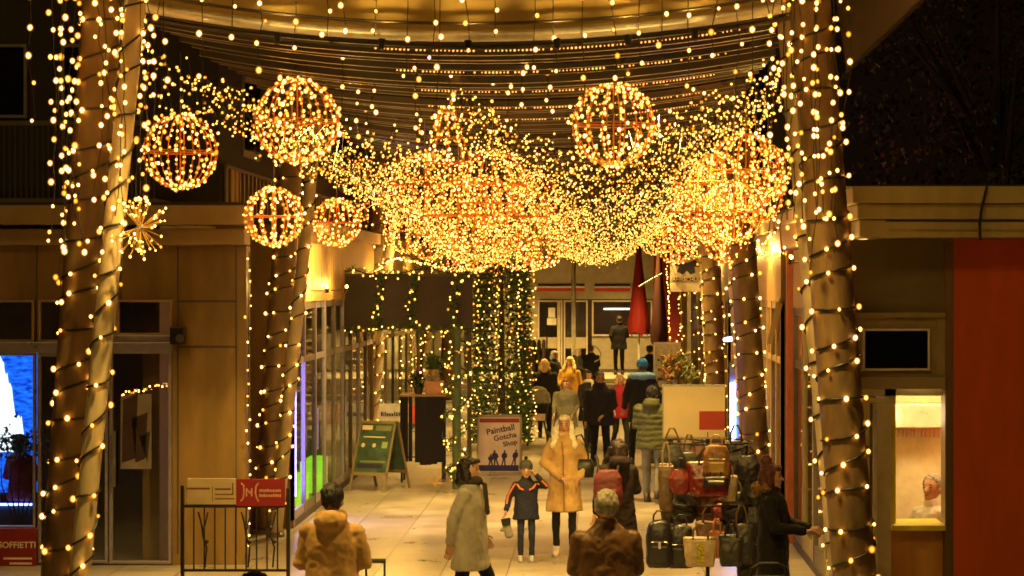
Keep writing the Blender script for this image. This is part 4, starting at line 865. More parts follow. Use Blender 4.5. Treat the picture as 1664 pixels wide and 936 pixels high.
for i, px in enumerate((617, 672, 742)):
    garland([PP(px + 4, 446, dg - .05), PP(px, 470, dg - .05), PP(px - 6, 500, dg - .05), PP(px - 2, 533, dg - .05)], .10, 22, 'garland', 'green fir garland hanging down the brown fascia board, %s' % ('nearest the shop', 'the middle one', 'nearest the lit tree')[i], G, 12)
# swirling garland pillar
pts = []
for i in range(70):
    t = i / 69; a = t * 5.5 * 6.283; pts.append((X(742, 35.6) + .16 * math.cos(a), 35.6 + .16 * math.sin(a), .08 + t * 2.45))
garland(pts, .11, 15, 'garland_pillar', 'thick fir garland wound around the stall pillar down to the ground', G, 90, single=90)
o = MB().tube([(X(742, 35.6), 35.6, 0), (X(742, 35.6), 35.6, 2.6)], .07, 10).build('pillar', M('green_pillar', (.06, .09, .03), .6)); tag(o, 'round green pillar inside the wound fir garland', 'pillar')
# glitter star at the foot
e = empty('straw_star', (X(707, 35.2), 35.2, .12), 'spiky pale straw star lying at the foot of the garland pillar', 'decoration'); g = MB()
for _ in range(34):
    v = Vector(rs.normal(size=3)).normalized(); v.z = abs(v.z); g.tube([(0, 0, 0), v * .2], [.007, .002], 4)
g.build('spikes', M('straw', (.6, .42, .2), .7), e); MB().ell((0, 0, 0), .04, 8, 6).build('core', MC['straw'], e)
# table with black cloth, box, plant
e = empty('stall_table', (X(688, 37), 37, 0), 'high stall table hung with black cloths and ribbons', 'table')
tt = Z(640, 37); MB().box(-.38, .38, -.3, .3, tt - .04, tt).build('table_top', GOLDP, e, bevel=.005)
g = MB()
for i, x_ in enumerate((-.33, -.26, -.19, -.06, .02, .10, .2, .31)):
    w_ = .03 if i < 3 else .055; zz = .25 + .12 * rs.rand(); g.box(x_ - w_, x_ + w_, -.335 + .01 * (i % 3), -.31 + .01 * (i % 3), zz, tt - .03)
g.build('cloth_strips', M('black_cloth', (.018, .014, .02), .9), e)
for s in (-1, 1):
    for y in (-.25, .25): MB().tube([(s * .34, y, 0), (s * .34, y, tt - .04)], .018, 6).build('leg', BLACK, e)
MB().tube([(-.7, -.2, .42), (.36, -.2, .42)], .014, 6).build('rail', BLACK, e)
e = empty('plant_box', (X(706, 37), 36.9, tt), 'peach-coloured box with small pale flowers on the stall table', 'planter')
MB().loft([((0, 0, 0), .14, .12), ((0, 0, .22), .17, .14)], 4 * 4, p=6).build('box', M('peach_box', (.62, .30, .18), .6), e, bevel=.01)
g = MB(); spray(g, (-.02, 0, .25), .06, 120, .07, .014, .8); g.build('flowers', M('pale_flowers', (.55, .42, .3), .8), e)
e = empty('potted_plant', (X(680, 37), 37.0, tt), 'dark leafy plant in small pot left of the peach box', 'plant')
MB().loft([((0, 0, 0), .06, .06), ((0, 0, .12), .08, .08)]).build('pot', DARKW, e); g = MB(); spray(g, (0, 0, .2), .06, 140, .13, .018, .7); g.build('leaves', LEAF[1], e)
e = empty('hanging_plant', PP(705, 600, 36.6), 'green spiky plant hanging above the peach flower box', 'plant')
g = MB(); spray(g, (0, 0, .06), .05, 260, .2, .012, .5); g.build('leaves', M('bright_leaf', (.07, .13, .03), .6), e); MB().loft([((0, 0, -.1), .06, .06), ((0, 0, 0), .09, .09)]).build('pot', GOLDP, e); MB().tube([(0, 0, .0), (0, 0, Z(534, 36.6) - Z(600, 36.6))], .006, 4).build('cord', CABLE, e)

# lit tree column
e = empty('light_tree', (X(815, 44), 44, 0), 'tall slim fir tree thickly strung with tiny golden lights', 'tree')
Ht = Z(428, 44); g = MB()
for _ in range(9000):
    z = .15 + rs.rand() * (Ht - .15); rr = .60 * (1.0 - .12 * z / Ht) * rs.rand() ** .35; a = rs.rand() * 6.283
    p = Vector((rr * math.cos(a), rr * math.sin(a), z)); v = Vector((math.cos(a), math.sin(a), .1 + rs.normal() * .5)).normalized() * .13; s = Vector(rs.normal(size=3)) * .012
    g.add([p - s, p + s, p + v], [(0, 1, 2)])
g.build('crown', G, e); MB().tube([(0, 0, 0), (0, 0, Ht)], [.09, .03], 8).build('trunk', M('bark', (.08, .05, .03), .9), e)
bp = []
for k in range(20):
    a = k / 20 * 6.283; n = 22
    for i in range(n): bp.append((.66 * math.cos(a + .05 * math.sin(i)) * (1 + .06 * rs.normal()), .66 * math.sin(a) * (1 + .06 * rs.normal()), .2 + (Ht - .1) * (i + rs.rand() * .7) / n))
bulbs(bp, .017, BN, e, 100, e.location)
MB().tube([(.62 * math.cos(i * .35), .62 * math.sin(i * .35), .2 + Ht * .95 * i / 200) for i in range(200)], .006, 4).build('wire', CABLE, e)
# coat rack of the dark jackets
e = empty('clothes_rail', (X(868, 52), 52, 0), 'rail hung with dark striped jackets next to the lit tree', 'clothes rail')
g = MB().tube([(-.3, 0, 0), (-.3, 0, 2.05), (.3, 0, 2.05), (.3, 0, 0)], .018, 6); g.build('frame', BLACK, e)
for i in range(5):
    x_ = -.22 + i * .11; me = remeshed(MB().loft([((x_, 0, 1.0), .05, .24), ((x_, 0, 1.6), .05, .23), ((x_, 0, 1.88), .045, .2), ((x_, 0, 1.98), .03, .06)], 14), .025, 2, folds(.02, i)); link(me, 'jacket', cloth('rail_%d' % (i % 3), [(.03, .025, .025), (.09, .06, .05), (.02, .02, .03)][i % 3]), e)

# bush near the menu stand
e = empty('planter_bush', (X(1103, 34), 34, 0), 'bushy green and reddish plant behind the board above the bags', 'plant')
zc = Z(600, 34); g = MB()
for _ in range(34):
    c = Vector(rs.normal(size=3)) * .09 + Vector((0, 0, zc)); spray(g, c, .05, 46, .09, .018, .2, 0 if rs.rand() > .25 else 1)
g.build('leaves', [M('bush_green', (.13, .14, .04), .6, var=.5), M('bush_rust', (.28, .12, .04), .6)], e)
MB().tube([(0, 0, .5), (0, 0, zc)], .025, 6).build('stem', M('bark', (0, 0, 0)), e); MB().loft([((0, 0, 0), .22, .22), ((0, 0, .75), .30, .30)], p=5).build('tub', DARKW, e)
# FAHRSCHULE panel
d = 50
e = empty('driving_school_sign', (X(1115, d), d, Z(474, d)), 'pale square sign with black car emblem and the word FAHRSCHULE', 'sign')
g = MB(); rect(g, 1089, 1141, 412, 474, d, 0, .08); local(g.build('board', M('sign_cream', (.62, .52, .36), .6), e)); g = MB(); rect(g, 1093, 1138, 451, 457.5, d, -.01, -.001); local(g.build('band', INKD, e))
o = text('FAHRSCHULE', .125, (0, 0, 0), CREAM, e); o.location = PP(1115.5, 454.3, d - .014) - e.location
g = MB()
def ov(cx, cy_, rx, ry): g.add([PP(cx + rx * math.cos(t / 14 * 6.283), cy_ + ry * math.sin(t / 14 * 6.283), d - .008) for t in range(14)], [tuple(range(14))])
g.add([PP(x_, y_, d - .006) for x_, y_ in ((1096, 431), (1101, 423), (1112, 426), (1116, 427), (1130, 422), (1137, 430), (1134, 434), (1128, 433), (1130, 443), (1122, 446), (1116, 440), (1110, 446), (1100, 442), (1103, 433))], [tuple(range(14))]); local(g.build('emblem', INKD, e))
g = MB(); g.tube([PP(1094, 420, d - .01), PP(1106, 415, d - .01), PP(1120, 415, d - .01), PP(1137, 419, d - .01)], .012, 5); local(g.build('arc', INKD, e))
g = MB().box(X(1120, d) - .04, X(1120, d) + .04, d + .085, d + .15, 0, Z(412, d)); local(g.build('post', STEEL, e))
# slanting white pole of the parasols
g = MB().tube([PP(1038, 466, 57), PP(1076, 444, 57)], .02, 6); tag(g.build('awning_pole', WHITEP), 'slanting thin white pole between the red parasol and the lights', 'pole')

# ---------------- bag stand
d = 23.6
e = empty('bag_stand', (X(1150, d), d, 0), 'black metal rotating stand hung with handbags under a cream board', 'display stand')
cx = 0
MB().tube([(0, 0, .05), (0, 0, 1.72)], .022, 8).build('pole', BLACK, e)
for z_, r_ in ((1.62, .48), (.98, .50)):
    g = MB(); g.tube([(r_ * math.cos(a / 24 * 6.283), r_ * math.sin(a / 24 * 6.283), z_) for a in range(24)], .011, 6, closed=True)
    for a in range(3): g.tube([(0, 0, z_), (r_ * math.cos(a * 2.09), r_ * math.sin(a * 2.09), z_)], .009, 5)
    g.build('hanging_ring', BLACK, e)
for a in range(4): MB().tube([(0, 0, .10), (.5 * math.cos(a * 1.571 + .4), .5 * math.sin(a * 1.571 + .4), .02)], .014, 6).build('leg', BLACK, e)
e = empty('price_board', (X(1128, d), d - .02, Z(712, d)), 'large cream board with red square above the handbags', 'sign board')
g = MB(); rect(g, 1077, 1178, 627, 711, d, -.02, .01); local(g.build('board', M('cream_board', (.80, .66, .42), .6, scale=2, var=.07), e)); g = MB(); rect(g, 1076, 1179, 625, 628, d, -.024, .014); rect(g, 1076, 1179, 710, 713, d, -.024, .014); rect(g, 1076, 1078, 628, 710, d, -.024, .014); local(g.build('edge', STEEL, e))
g = MB(); rect(g, 1136, 1178, 668, 698, d, -.024, -.021); local(g.build('red_square', M('board_red', (.42, .04, .02), .6), e))
def skinbag(px, py, dd, wpx, hpx, mat, label, kind='tote', mat2=None, dep=.12, rz=0):
    k = dd / F; W = wpx * k / 2; H_ = hpx * k; e = empty('handbag' if kind != 'pack' else 'rucksack', (X(px, dd), dd, Z(py, dd) - H_), label, 'bag', 'bags hanging on the bag stand', R(rz)); D = dep / 2
    if kind == 'tote': rg = [((0, 0, 0), W * .82, D), ((0, 0, H_ * .5), W * .92, D * .9), ((0, 0, H_ * .92), W, D * .4), ((0, 0, H_), W, D * .2)]; p = 4
    elif kind == 'hobo': rg = [((0, 0, 0), W * .6, D * .8), ((0, 0, H_ * .25), W * .95, D), ((0, 0, H_ * .6), W, D * .9), ((0, 0, H_), W * .55, D * .4)]; p = 2.4
    elif kind == 'pack': rg = [((0, 0, 0), W * .85, D), ((0, 0, H_ * .1), W, D * 1.1), ((0, 0, H_ * .7), W * .97, D), ((0, 0, H_ * .93), W * .75, D * .8), ((0, 0, H_), W * .4, D * .5)]; p = 3.4
    else: rg = [((0, 0, 0), W, D), ((0, 0, H_ * .8), W, D * .9), ((0, 0, H_), W * .8, D * .6)]; p = 5
    me = remeshed(MB().loft(rg, 20, p=p), .014, 2, folds(.012, px)); link(me, 'bag_body', mat, e)
    hh = H_ * .45 if kind in ('tote', 'hobo') else .1
    for y_ in ((-D * .5, D * .5) if kind == 'tote' else (0,)):
        MB().tube([(-W * .45, y_, H_ * .9), (-W * .40, y_, H_ + hh * .5), (-W * .15, y_, H_ + hh * .95), (W * .15, y_, H_ + hh * .95), (W * .40, y_, H_ + hh * .5), (W * .45, y_, H_ * .9)], .010, 6).build('strap', mat2 or mat, e)
    if kind in ('pack', 'box'): MB().box(-W * .65, W * .65, -D - .03, -D + .03, H_ * .12, H_ * .48).build('front_pocket', mat2 or mat, e, bevel=.02); MB().tube([(-W * .6, -D - .012, H_ * .55), (W * .6, -D - .012, H_ * .55)], .005, 4).build('zip', STEEL, e)
    if kind == 'tote': MB().tube([(-W * .9, -D * .55, H_ * .93), (W * .9, -D * .55, H_ * .93)], .005, 4).build('trim', mat2 or mat, e)
    return e
LEA = lambda n, c, r=.4, **k: M('leather_' + n, c, r, var=k.get('var', .25), scale=14, bump=.15, spec=.5)
tanl, redl, blk, crm, leo, olv, brn, org = LEA('tan', (.13, .075, .03)), LEA('red', (.17, .014, .008), .25), LEA('black', (.012, .010, .012)), LEA('cream', (.42, .31, .18)), LEA('leopard', (.22, .10, .03), .5, var=.9), LEA('olive', (.03, .03, .018)), LEA('brown', (.13, .05, .025)), LEA('orange', (.50, .17, .05))
GOLDM = M('gold_trim', (.6, .4, .12), .3, metal=.8)
skinbag(1092, 722, 23.3, 46, 60, olv, 'mottled olive bag at the top left of the bag stand', 'hobo', tanl)
skinbag(1082, 752, 23.12, 26, 78, tanl, 'long slim tan bag hanging far left on the stand', 'tote', crm)
skinbag(1106, 762, 23.0, 40, 40, LEA('scarlet', (.17, .014, .008)), 'small scarlet bag with pale flower print, left of the big red one', 'hobo', blk)
skinbag(1152, 750, 22.95, 74, 56, redl, 'large glossy red handbag in the middle of the stand', 'tote', blk, .16)
skinbag(1164, 722, 22.8, 44, 52, leo, 'leopard-patterned rucksack hanging in front of the red handbag', 'pack', GOLDM)
skinbag(1163, 774, 22.72, 42, 15, blk, 'flat black clutch under the leopard rucksack', 'box')
skinbag(1215, 740, 23.2, 42, 38, blk, 'round black cap-like bag at the top right of the stand', 'hobo')
skinbag(1184, 772, 23.1, 30, 42, LEA('taupe', (.25, .18, .11)), 'taupe bag tucked right of the large red handbag', 'tote')
skinbag(1207, 775, 23.5, 34, 46, blk, 'black shoulder bag on the right edge of the upper ring', 'hobo', brn)
skinbag(1130, 812, 23.5, 40, 30, brn, 'dark brown bag between the upper and lower rings, left', 'hobo')
skinbag(1178, 818, 23.4, 46, 26, LEA('maroon', (.22, .03, .03), var=.7), 'maroon patterned bag between the upper and lower rings, right', 'hobo')
skinbag(1071, 845, 22.9, 44, 76, blk, 'large black rucksack with white tag, lower left of the stand', 'pack', LEA('jet', (.02, .018, .02)), .2)
skinbag(1106, 852, 23.1, 46, 70, LEA('jet', (0, 0, 0)), 'black rucksack with dull pocket next to the one with white tag', 'pack', olv, .18)
skinbag(1138, 872, 22.75, 56, 48, crm, 'cream tote with gold-black stripe at the bottom of the stand', 'tote', tanl, .14)
MB().box(-.04, .04, -.075, -.06, .02, .24).build('gold_patch', M('gold_sequins', (.75, .45, .06), .3, metal=.4, var=.9, scale=60), [o for o in col.objects if o.get('label', '').startswith('cream tote')][0])
MB().box(-.01, .012, -.135, -.125, .2, .27).build('price_tag', WHITEP, [o for o in col.objects if o.get('label', '').startswith('large black rucksack')][0])
skinbag(1165, 862, 23.1, 26, 44, org, 'orange-brown bag just right of the cream tote', 'tote')
skinbag(1188, 868, 23.0, 42, 52, olv, 'dark olive handbag low on the right of the stand', 'tote', blk)
skinbag(1214, 880, 23.3, 36, 60, blk, 'black tall bag lowest on the right of the stand', 'tote')
FILL = [((1120, 735, 23.5, 40, 66, olv), 'drab olive bag half hidden behind the scarlet one', 'hobo'), ((1134, 718, 23.6, 34, 50, brn), 'small brown bag at the back of the upper ring', 'hobo'),
    ((1196, 716, 23.5, 40, 58, blk), 'black bag behind the leopard rucksack', 'tote'), ((1225, 764, 23.4, 30, 58, blk), 'narrow black bag at the outer right of the upper ring', 'hobo'),
    ((1112, 800, 23.4, 44, 50, blk), 'sagging black bag below the scarlet one', 'hobo'), ((1150, 796, 23.5, 48, 52, LEA('chestnut', (.09, .04, .02))), 'chestnut bag hanging below the large red handbag', 'tote'),
    ((1194, 800, 23.3, 44, 52, blk), 'black bag between the taupe and the olive one', 'hobo'), ((1092, 812, 23.6, 38, 56, LEA('umber', (.05, .03, .02))), 'umber bag behind the two black rucksacks', 'tote'),
    ((1222, 822, 23.4, 40, 60, blk), 'black slouchy bag at the right edge of the lower ring', 'hobo'), ((1152, 846, 23.35, 44, 56, brn), 'brown bag just behind the cream tote', 'tote'),
    ((1205, 850, 23.15, 40, 66, LEA('slate', (.03, .03, .035))), 'slate grey bag near the bottom right of the stand', 'tote'), ((1176, 838, 23.5, 40, 50, blk), 'black bag behind the orange-brown one', 'hobo')]
for a_, lb, kd in FILL: skinbag(*a_, lb, kd, tanl if rs.rand() > .6 else None)
# black trolley basket by the woman
e = empty('shopping_trolley', (X(1250, 19.6), 19.6, 0), 'black hooped shopping trolley at the feet of the fur-hooded woman', 'trolley')
zt = Z(916, 19.6)
MB().tube([(-.16, 0, zt - .12), (-.15, 0, zt - .04), (-.08, 0, zt), (.08, 0, zt), (.15, 0, zt - .04), (.16, 0, zt - .12)], .016, 8).build('hoop', BLACK, e)
MB().loft([((0, 0, .1), .17, .13), ((0, 0, zt - .12), .2, .15)], p=4).build('bag_body', M('black_cloth', (0, 0, 0)), e, bevel=.01)
for s in (-1, 1): MB().tube([(s * .19 - .012, .05, .09), (s * .19 + .012, .05, .09)], .09, 14).build('wheel', BLACK, e)
# pram
d = 45.3
e = empty('pram', (X(874, d), d, 0), 'pram with rounded grey hood and pale panel, pushed along the street', 'pram')
me = remeshed(MB().ell((0, .08, .92), (.26, .28, .28)), .02, 2, lambda v: .012 * abs(math.sin(v.z * 26))); bb = bmesh.new(); bb.from_mesh(me); bmesh.ops.delete(bb, geom=[v for v in bb.verts if v.co.z < .84], context='VERTS'); bb.to_mesh(me); bb.free(); me.polygons.foreach_set('use_smooth', [True] * len(me.polygons))
link(me, 'hood', cloth('pram_grey', (.34, .33, .26)), e)
MB().loft([((0, 0, .5), .18, .3), ((0, 0, .84), .23, .33)], p=4).build('carrycot', M('black_cloth', (0, 0, 0)), e); MB().box(-.16, .16, -.36, -.33, .52, .66).build('front_panel', M('pale_pink', (.85, .62, .5), .6), e, bevel=.01)
for s in (-1, 1):
    MB().tube([(s * .2, -.3, .14), (s * .12, .0, .5), (s * .2, .32, .14)], .015, 6).build('chassis', BLACK, e); MB().tube([(s * .2, .3, .7), (s * .2, .52, 1.02)], .013, 6).build('push_bar', BLACK, e)
    for y in (-.32, .34):
        wq = MB().tube([(s * .2, y + .12 * math.cos(a / 16 * 6.283), .135 + .12 * math.sin(a / 16 * 6.283)) for a in range(16)], .018, 6, closed=True).build('wheel', BLACK, e); MB().tube([(s * .2 - .02, y, .135), (s * .2 + .02, y, .135)], .03, 8).build('hub', STEEL, wq)

# dark tree over the kiosk roof
e = empty('dark_tree', (5.6, 31, 0), 'broad tree with dark reddish leaves behind the kiosk roof', 'tree')
g = MB(); g.tube([(0, 0, 0), (.1, 0, 3), (0, 0, 6)], [.2, .16, .1], 8)
for _ in range(9):
    a = rs.rand() * 6.28; g.tube([(0, 0, 3.5 + rs.rand() * 2), (1.4 * math.cos(a), 1.2 * math.sin(a), 5.5 + rs.rand() * 2)], [.08, .02], 5)
g.build('trunk', M('night_bark', (.015, .010, .008), .9), e); g = MB()
for _ in range(120):
    c = Vector((rs.uniform(-1.9, 4.2), rs.uniform(-1.3, 2), rs.uniform(4.6, 8.8))); spray(g, c, .22, 70, .11, .035, 0, 0 if rs.rand() > .35 else 1)
g.build('crown', [M('night_leaf', (.014, .018, .008), .6, var=.6), M('night_red', (.030, .005, .005), .6, var=.6)], e)
e = empty('dark_building', (14, 45, 0), 'unlit dark building far behind the kiosk roof', 'building'); local(MB().box(4.6, 26, 45, 60, 0, 16).build('wall', M('night_wall', (.02, .014, .014), .9), e)); local(MB().box(4.4, 26.2, 44.8, 60.2, 16, 16.3).build('roof', ROOFM, e))
# plant silhouettes before the blue window
e = empty('bare_plant', (X(30, 26.4), 26.4, 0), 'dark spindly plant in front of the blue lit window', 'plant')
g = MB()
for a in range(5): g.tube([(0, 0, .3), (.1 * (a - 2), 0, .9), (.12 * (a - 2) + .03, 0, 1.25 + .1 * (a % 2))], [.012, .008, .004], 5)
g.build('stem', M('bark', (0, 0, 0)), e); g = MB()
for a in range(5): spray(g, (.12 * (a - 2), 0, 1.35 + .1 * (a % 2)), .07, 60, .06, .022)
g.build('leaves', LEAF[1], e); MB().loft([((0, 0, 0), .14, .14), ((0, 0, .32), .18, .18)]).build('pot', DARKW, e)
person('seated guest in dark red top behind the blue shop window', 34, 25.5 + 1.25, 1.5, 160, 'hold', 'hold', top=(.2, .02, .02), kind='jacket', hem=.8, hairc=(.02, .015, .01), leg=(.02, .02, .02), voxel=.018, hair='bob', hairlen=.06)
# ================================================================ columns and lights
COLM = M('column_wood', (.17, .105, .045), .5, scale=3, stretch=(1, 1, .35), bump=.4, var=.55, spec=.5)
PALEM = M('column_pale', (.50, .40, .24), .5, scale=3, stretch=(1, 1, .35), bump=.3, var=.35)
def column(bx, by, tx, r, mat, label, ht=5.9):
    e = empty('leaning_column', (bx, by, 0), label, 'column')
    n = 14; pts = [Vector(((tx - bx) * i / n, 0, ht * i / n)) for i in range(n + 1)]
    MB().tube(pts, [r * (1.02 - .06 * i / n) for i in range(n + 1)], 24).build('shaft', mat, e, smooth=True)
    MB().loft([((0, 0, 0), r * 1.5, r * 1.5), ((0, 0, .04), r * 1.5, r * 1.5), ((0, 0, .06), r * 1.15, r * 1.15)], 24).build('base_collar', DARKF, e)
    return e, (lambda z: Vector((bx + (tx - bx) * z / ht, by, z)))
def wrap(axis, r, z0, z1, label, pitch=.29, gap=.21, ph=0, single=100, group=None, rad=.0185, mat=None):
    o = axis(z0); e = empty('light_string', o, label, 'light string', group); pts = []; bp = []; N = int((z1 - z0) / pitch * 20); acc = 0; prev = None
    for i in range(N):
        z = z0 + (z1 - z0) * i / N; a = ph + i / 20 * 6.283; zz = z + .05 * math.sin(a * .7 + ph)
        p = axis(zz) + Vector((math.cos(a), math.sin(a), 0)) * (r + .010) - o; pts.append(p)
        if prev is not None: acc += (p - prev).length
        prev = p
        if acc > gap * (.8 + .4 * rs.rand()): acc = 0; bp.append(p + Vector((math.cos(a), math.sin(a), rs.uniform(-.8, .8))) * .019)
    MB().tube(pts, .009, 5).build('cable', CABLE, e); bulbs(bp, rad, mat or BW, e, single, o)
def strand(x, y, z0, z1, label, gap=.16, group=None, rad=.0185, single=40, sway=.04):
    o = Vector((x, y, z0)); e = empty('light_strand', o, label, 'light strand', group); pts = []; bp = []; n = max(3, int((z0 - z1) / gap)); sx = rs.uniform(-sway, sway)
    for i in range(n + 1):
        t = i / n; p = Vector((sx * math.sin(t * 3) + rs.normal() * .012, rs.normal() * .02, -(z0 - z1) * t)); pts.append(p); bp.append(p + Vector((rs.normal() * .015, -.02, -.01 + rs.normal() * .03)))
    MB().tube(pts, .004, 4).build('cable', CABLE, e); bulbs(bp, rad, BW, e, single, o)
ys = [18, 29.4, 41.2, 53, 63.5]
nth = ['nearest', 'second', 'third', 'fourth', 'farthest']
for i, y in enumerate(ys):
    px0 = 92 if i == 0 else None
    # left: thick dark shaft with a pale thin pole
    bx = -4.42; tx = -4.0
    e, ax = column(bx, y, tx, .165, COLM, 'thick brown leaning column on the left, %s along the street' % nth[i])
    wrap(ax, .165, .25, 5.8, 'string of warm bulbs wound round the %s thick left column' % nth[i], pitch=.25 if i < 3 else .33, single=100)
    e, ax2 = column(-4.20, y - .45 if i == 0 else y - .5, -3.62, .082, PALEM, 'slim pale leaning pole beside the %s thick left column' % nth[i])
    wrap(ax2, .082, .25, 5.8, 'string of warm bulbs wound round the %s slim left pole' % nth[i], pitch=.30, gap=.22, ph=1, single=60)
    bx, tx = ((2.16, 1.70), (2.16, 1.80), (2.24, 2.04), (2.28, 2.08), (2.28, 2.08))[i]
    if i < 4:
        e, ax3 = column(bx, y, tx, .178, COLM, 'thick leaning column on the right, %s along the street' % nth[i])
        wrap(ax3, .178, .25, 5.8, 'string of warm bulbs wound round the %s thick right column' % nth[i], pitch=.25 if i < 3 else .33, ph=2, single=100)
        e, ax4 = column(bx - .04, y + .55, tx - .14, .10, PALEM, 'slim pale leaning pole behind the %s thick right column' % nth[i])
        wrap(ax4, .10, 1.0, 5.8, 'string of warm bulbs wound round the %s slim right pole' % nth[i], pitch=.36, gap=.26, ph=1, single=40)
# hanging strands round the near columns
k = 0
gL = 'light strands hanging in a curtain around the near left column'; gR = 'light strands hanging in a curtain around the near right column'
for i_, px in enumerate((62, 80, 96, 104, 112, 125, 138, 150, 162, 176, 190, 204, 216, 228, 243, 262, 275)):
    dd = 17.4 + rs.uniform(-.35, .35); ylen = {62: 190, 80: 400, 96: 480, 104: 400, 112: 300, 275: 120, 262: 260}.get(px, rs.uniform(280, 440))
    strand(X(px, dd), dd, 5.75, Z(ylen, dd), 'long strand of bulbs by the near left column, %s from the left' % ORD[i_], gap=rs.uniform(.13, .22), group=gL, sway=.08)
for i_, px in enumerate((1246, 1256, 1268, 1280, 1292, 1304, 1316, 1328, 1338, 1350, 1362, 1372)):
    dd = 17.5 + rs.uniform(-.25, .25); strand(X(px, dd), dd, 5.75, Z(rs.uniform(330, 455) if px < 1366 else 200, dd), 'long strand of bulbs by the near right column, %s from the left' % ORD[i_], gap=rs.uniform(.13, .22), group=gR, sway=.08)
# ---------------- canopy
FAB = M('canopy_fabric', (.40, .28, .08), .7, scale=1.2, bump=.1, var=.15)
SLAT = M('canopy_slat', (.055, .038, .02), .3, scale=2, metal=.1)
xl, xr_ = -3.85, 1.72
def sag(x, a=.27): u = (x - (xl + xr_) / 2) / ((xr_ - xl) / 2); return -a * (1 - u * u)
e = empty('canopy', ((xl + xr_) / 2, 18, 5.6), 'yellow-lit sagging fabric fascia of the canopy above the street', 'canopy'); o = Vector(e.location)
g = MB(); n = 40; m_ = 8
for i in range(n + 1):
    x = xl - .1 + (xr_ - xl + .2) * i / n
    for j in range(m_ + 1): t = j / m_; g.v.append(tuple(Vector((x, 18.15 - .15 * math.sin(t * 3.14) + t * .25 + .03 * math.sin(i * 1.3), 5.60 + sag(x) + t * 1.3)) - o))
g.f = [(i * (m_ + 1) + j, (i + 1) * (m_ + 1) + j, (i + 1) * (m_ + 1) + j + 1, i * (m_ + 1) + j + 1) for i in range(n) for j in range(m_)]; g.mi = [0] * len(g.f)
g.build('fascia_fabric', FAB, e, smooth=True)
def rope(y, dz, r, mat, name, par, org, a=.27): return MB().tube([Vector((xl + (xr_ - xl) * i / 40, y, 5.60 + dz + sag(xl + (xr_ - xl) * i / 40, a))) - org for i in range(41)], r, 8).build(name, mat, par, smooth=True)
rope(18.0, -.02, .045, M('silver_tube', (.80, .74, .62), .35, metal=.3, var=.2), 'edge_tube', e, o); rope(17.97, .08, .014, SLAT, 'edge_cable', e, o); rope(18.2, -.09, .02, SLAT, 'edge_cable', e, o)
e = empty('slatted_roof', ((xl + xr_) / 2, 18.5, 5.4), 'dark sagging roof of slats and cables stretched between the columns', 'roof'); o = Vector(e.location)
DASH = EM('dash_light', (1, .35, .06), 1.6); k = 0; y = 18.5
while y < 63:
    g = MB(); r_ = .045 + .03 * rs.rand(); dz = -.03 + .05 * rs.rand()
    pts = [Vector((xl + (xr_ - xl) * i / 16, y, 5.60 + dz + sag(xl + (xr_ - xl) * i / 16, .27))) - o for i in range(17)]
    g.tube(pts, r_, 6); b_ = g.build('slat', SLAT, e)
    if k % 4 == 1 and y < 30:
        dp = []
        for i in range(90):
            x = -1.9 + i * .035
            if rs.rand() < .8: dp.append(Vector((x, y - r_ - .012, 5.60 + dz + sag(x) - r_ * .4)) - o)
        many(dp, .009, DASH, e, 'dash_lights')
    y += .36 + .32 * rs.rand() if y < 32 else .8; k += 1
g = MB(); n = 24
for i in range(n + 1):
    x = xl + (xr_ - xl) * i / n; g.v += [tuple(Vector((x, 18.5, 5.74 + sag(x))) - o), tuple(Vector((x, 64, 5.74 + sag(x))) - o)]
g.f = [(2 * i, 2 * i + 2, 2 * i + 3, 2 * i + 1) for i in range(n)]; g.mi = [0] * n
g.build('membrane', M('roof_membrane', (.035, .024, .015), .6), e)
for s, xx in (('left', xl - .0), ('right', xr_)):
    tag(MB().box(xx - .05, xx + .05, 17.9, 64, 5.66, 5.8).build('edge_beam', DARKF), 'long dark beam carrying the canopy along the %s columns' % s, 'beam')
# side sails
def sail(pts, label, mat):
    c = sum((Vector(p) for p in pts), Vector()) / len(pts); e = empty('shade_sail', c, label, 'shade sail'); g = MB(); N = 8
    a, b_, c_, d_ = [Vector(p) - c for p in pts]
    for i in range(N + 1):
        for j in range(N + 1): u, v = i / N, j / N; p = a.lerp(b_, u).lerp(d_.lerp(c_, u), v); p.y += .12 * math.sin(u * 6) * math.sin(v * 3.1); p.z -= .1 * math.sin(u * 3.14) * math.sin(v * 3.14); g.v.append(tuple(p))
    g.f = [(i * (N + 1) + j, (i + 1) * (N + 1) + j, (i + 1) * (N + 1) + j + 1, i * (N + 1) + j + 1) for i in range(N) for j in range(N)]; g.mi = [0] * len(g.f)
    g.build('cloth', mat, e, smooth=True); MB().tube([a, b_], .02, 6).build('edge_rope', SLAT, e)
SAILM = M('brown_sail', (.20, .13, .06), .7)
sail([PP(1376, 118, 19.5), PP(1520, -20, 18.2), PP(1500, -120, 18.0), PP(1350, -60, 20.5)], 'brown cloth sail slanting off the near right column', SAILM)
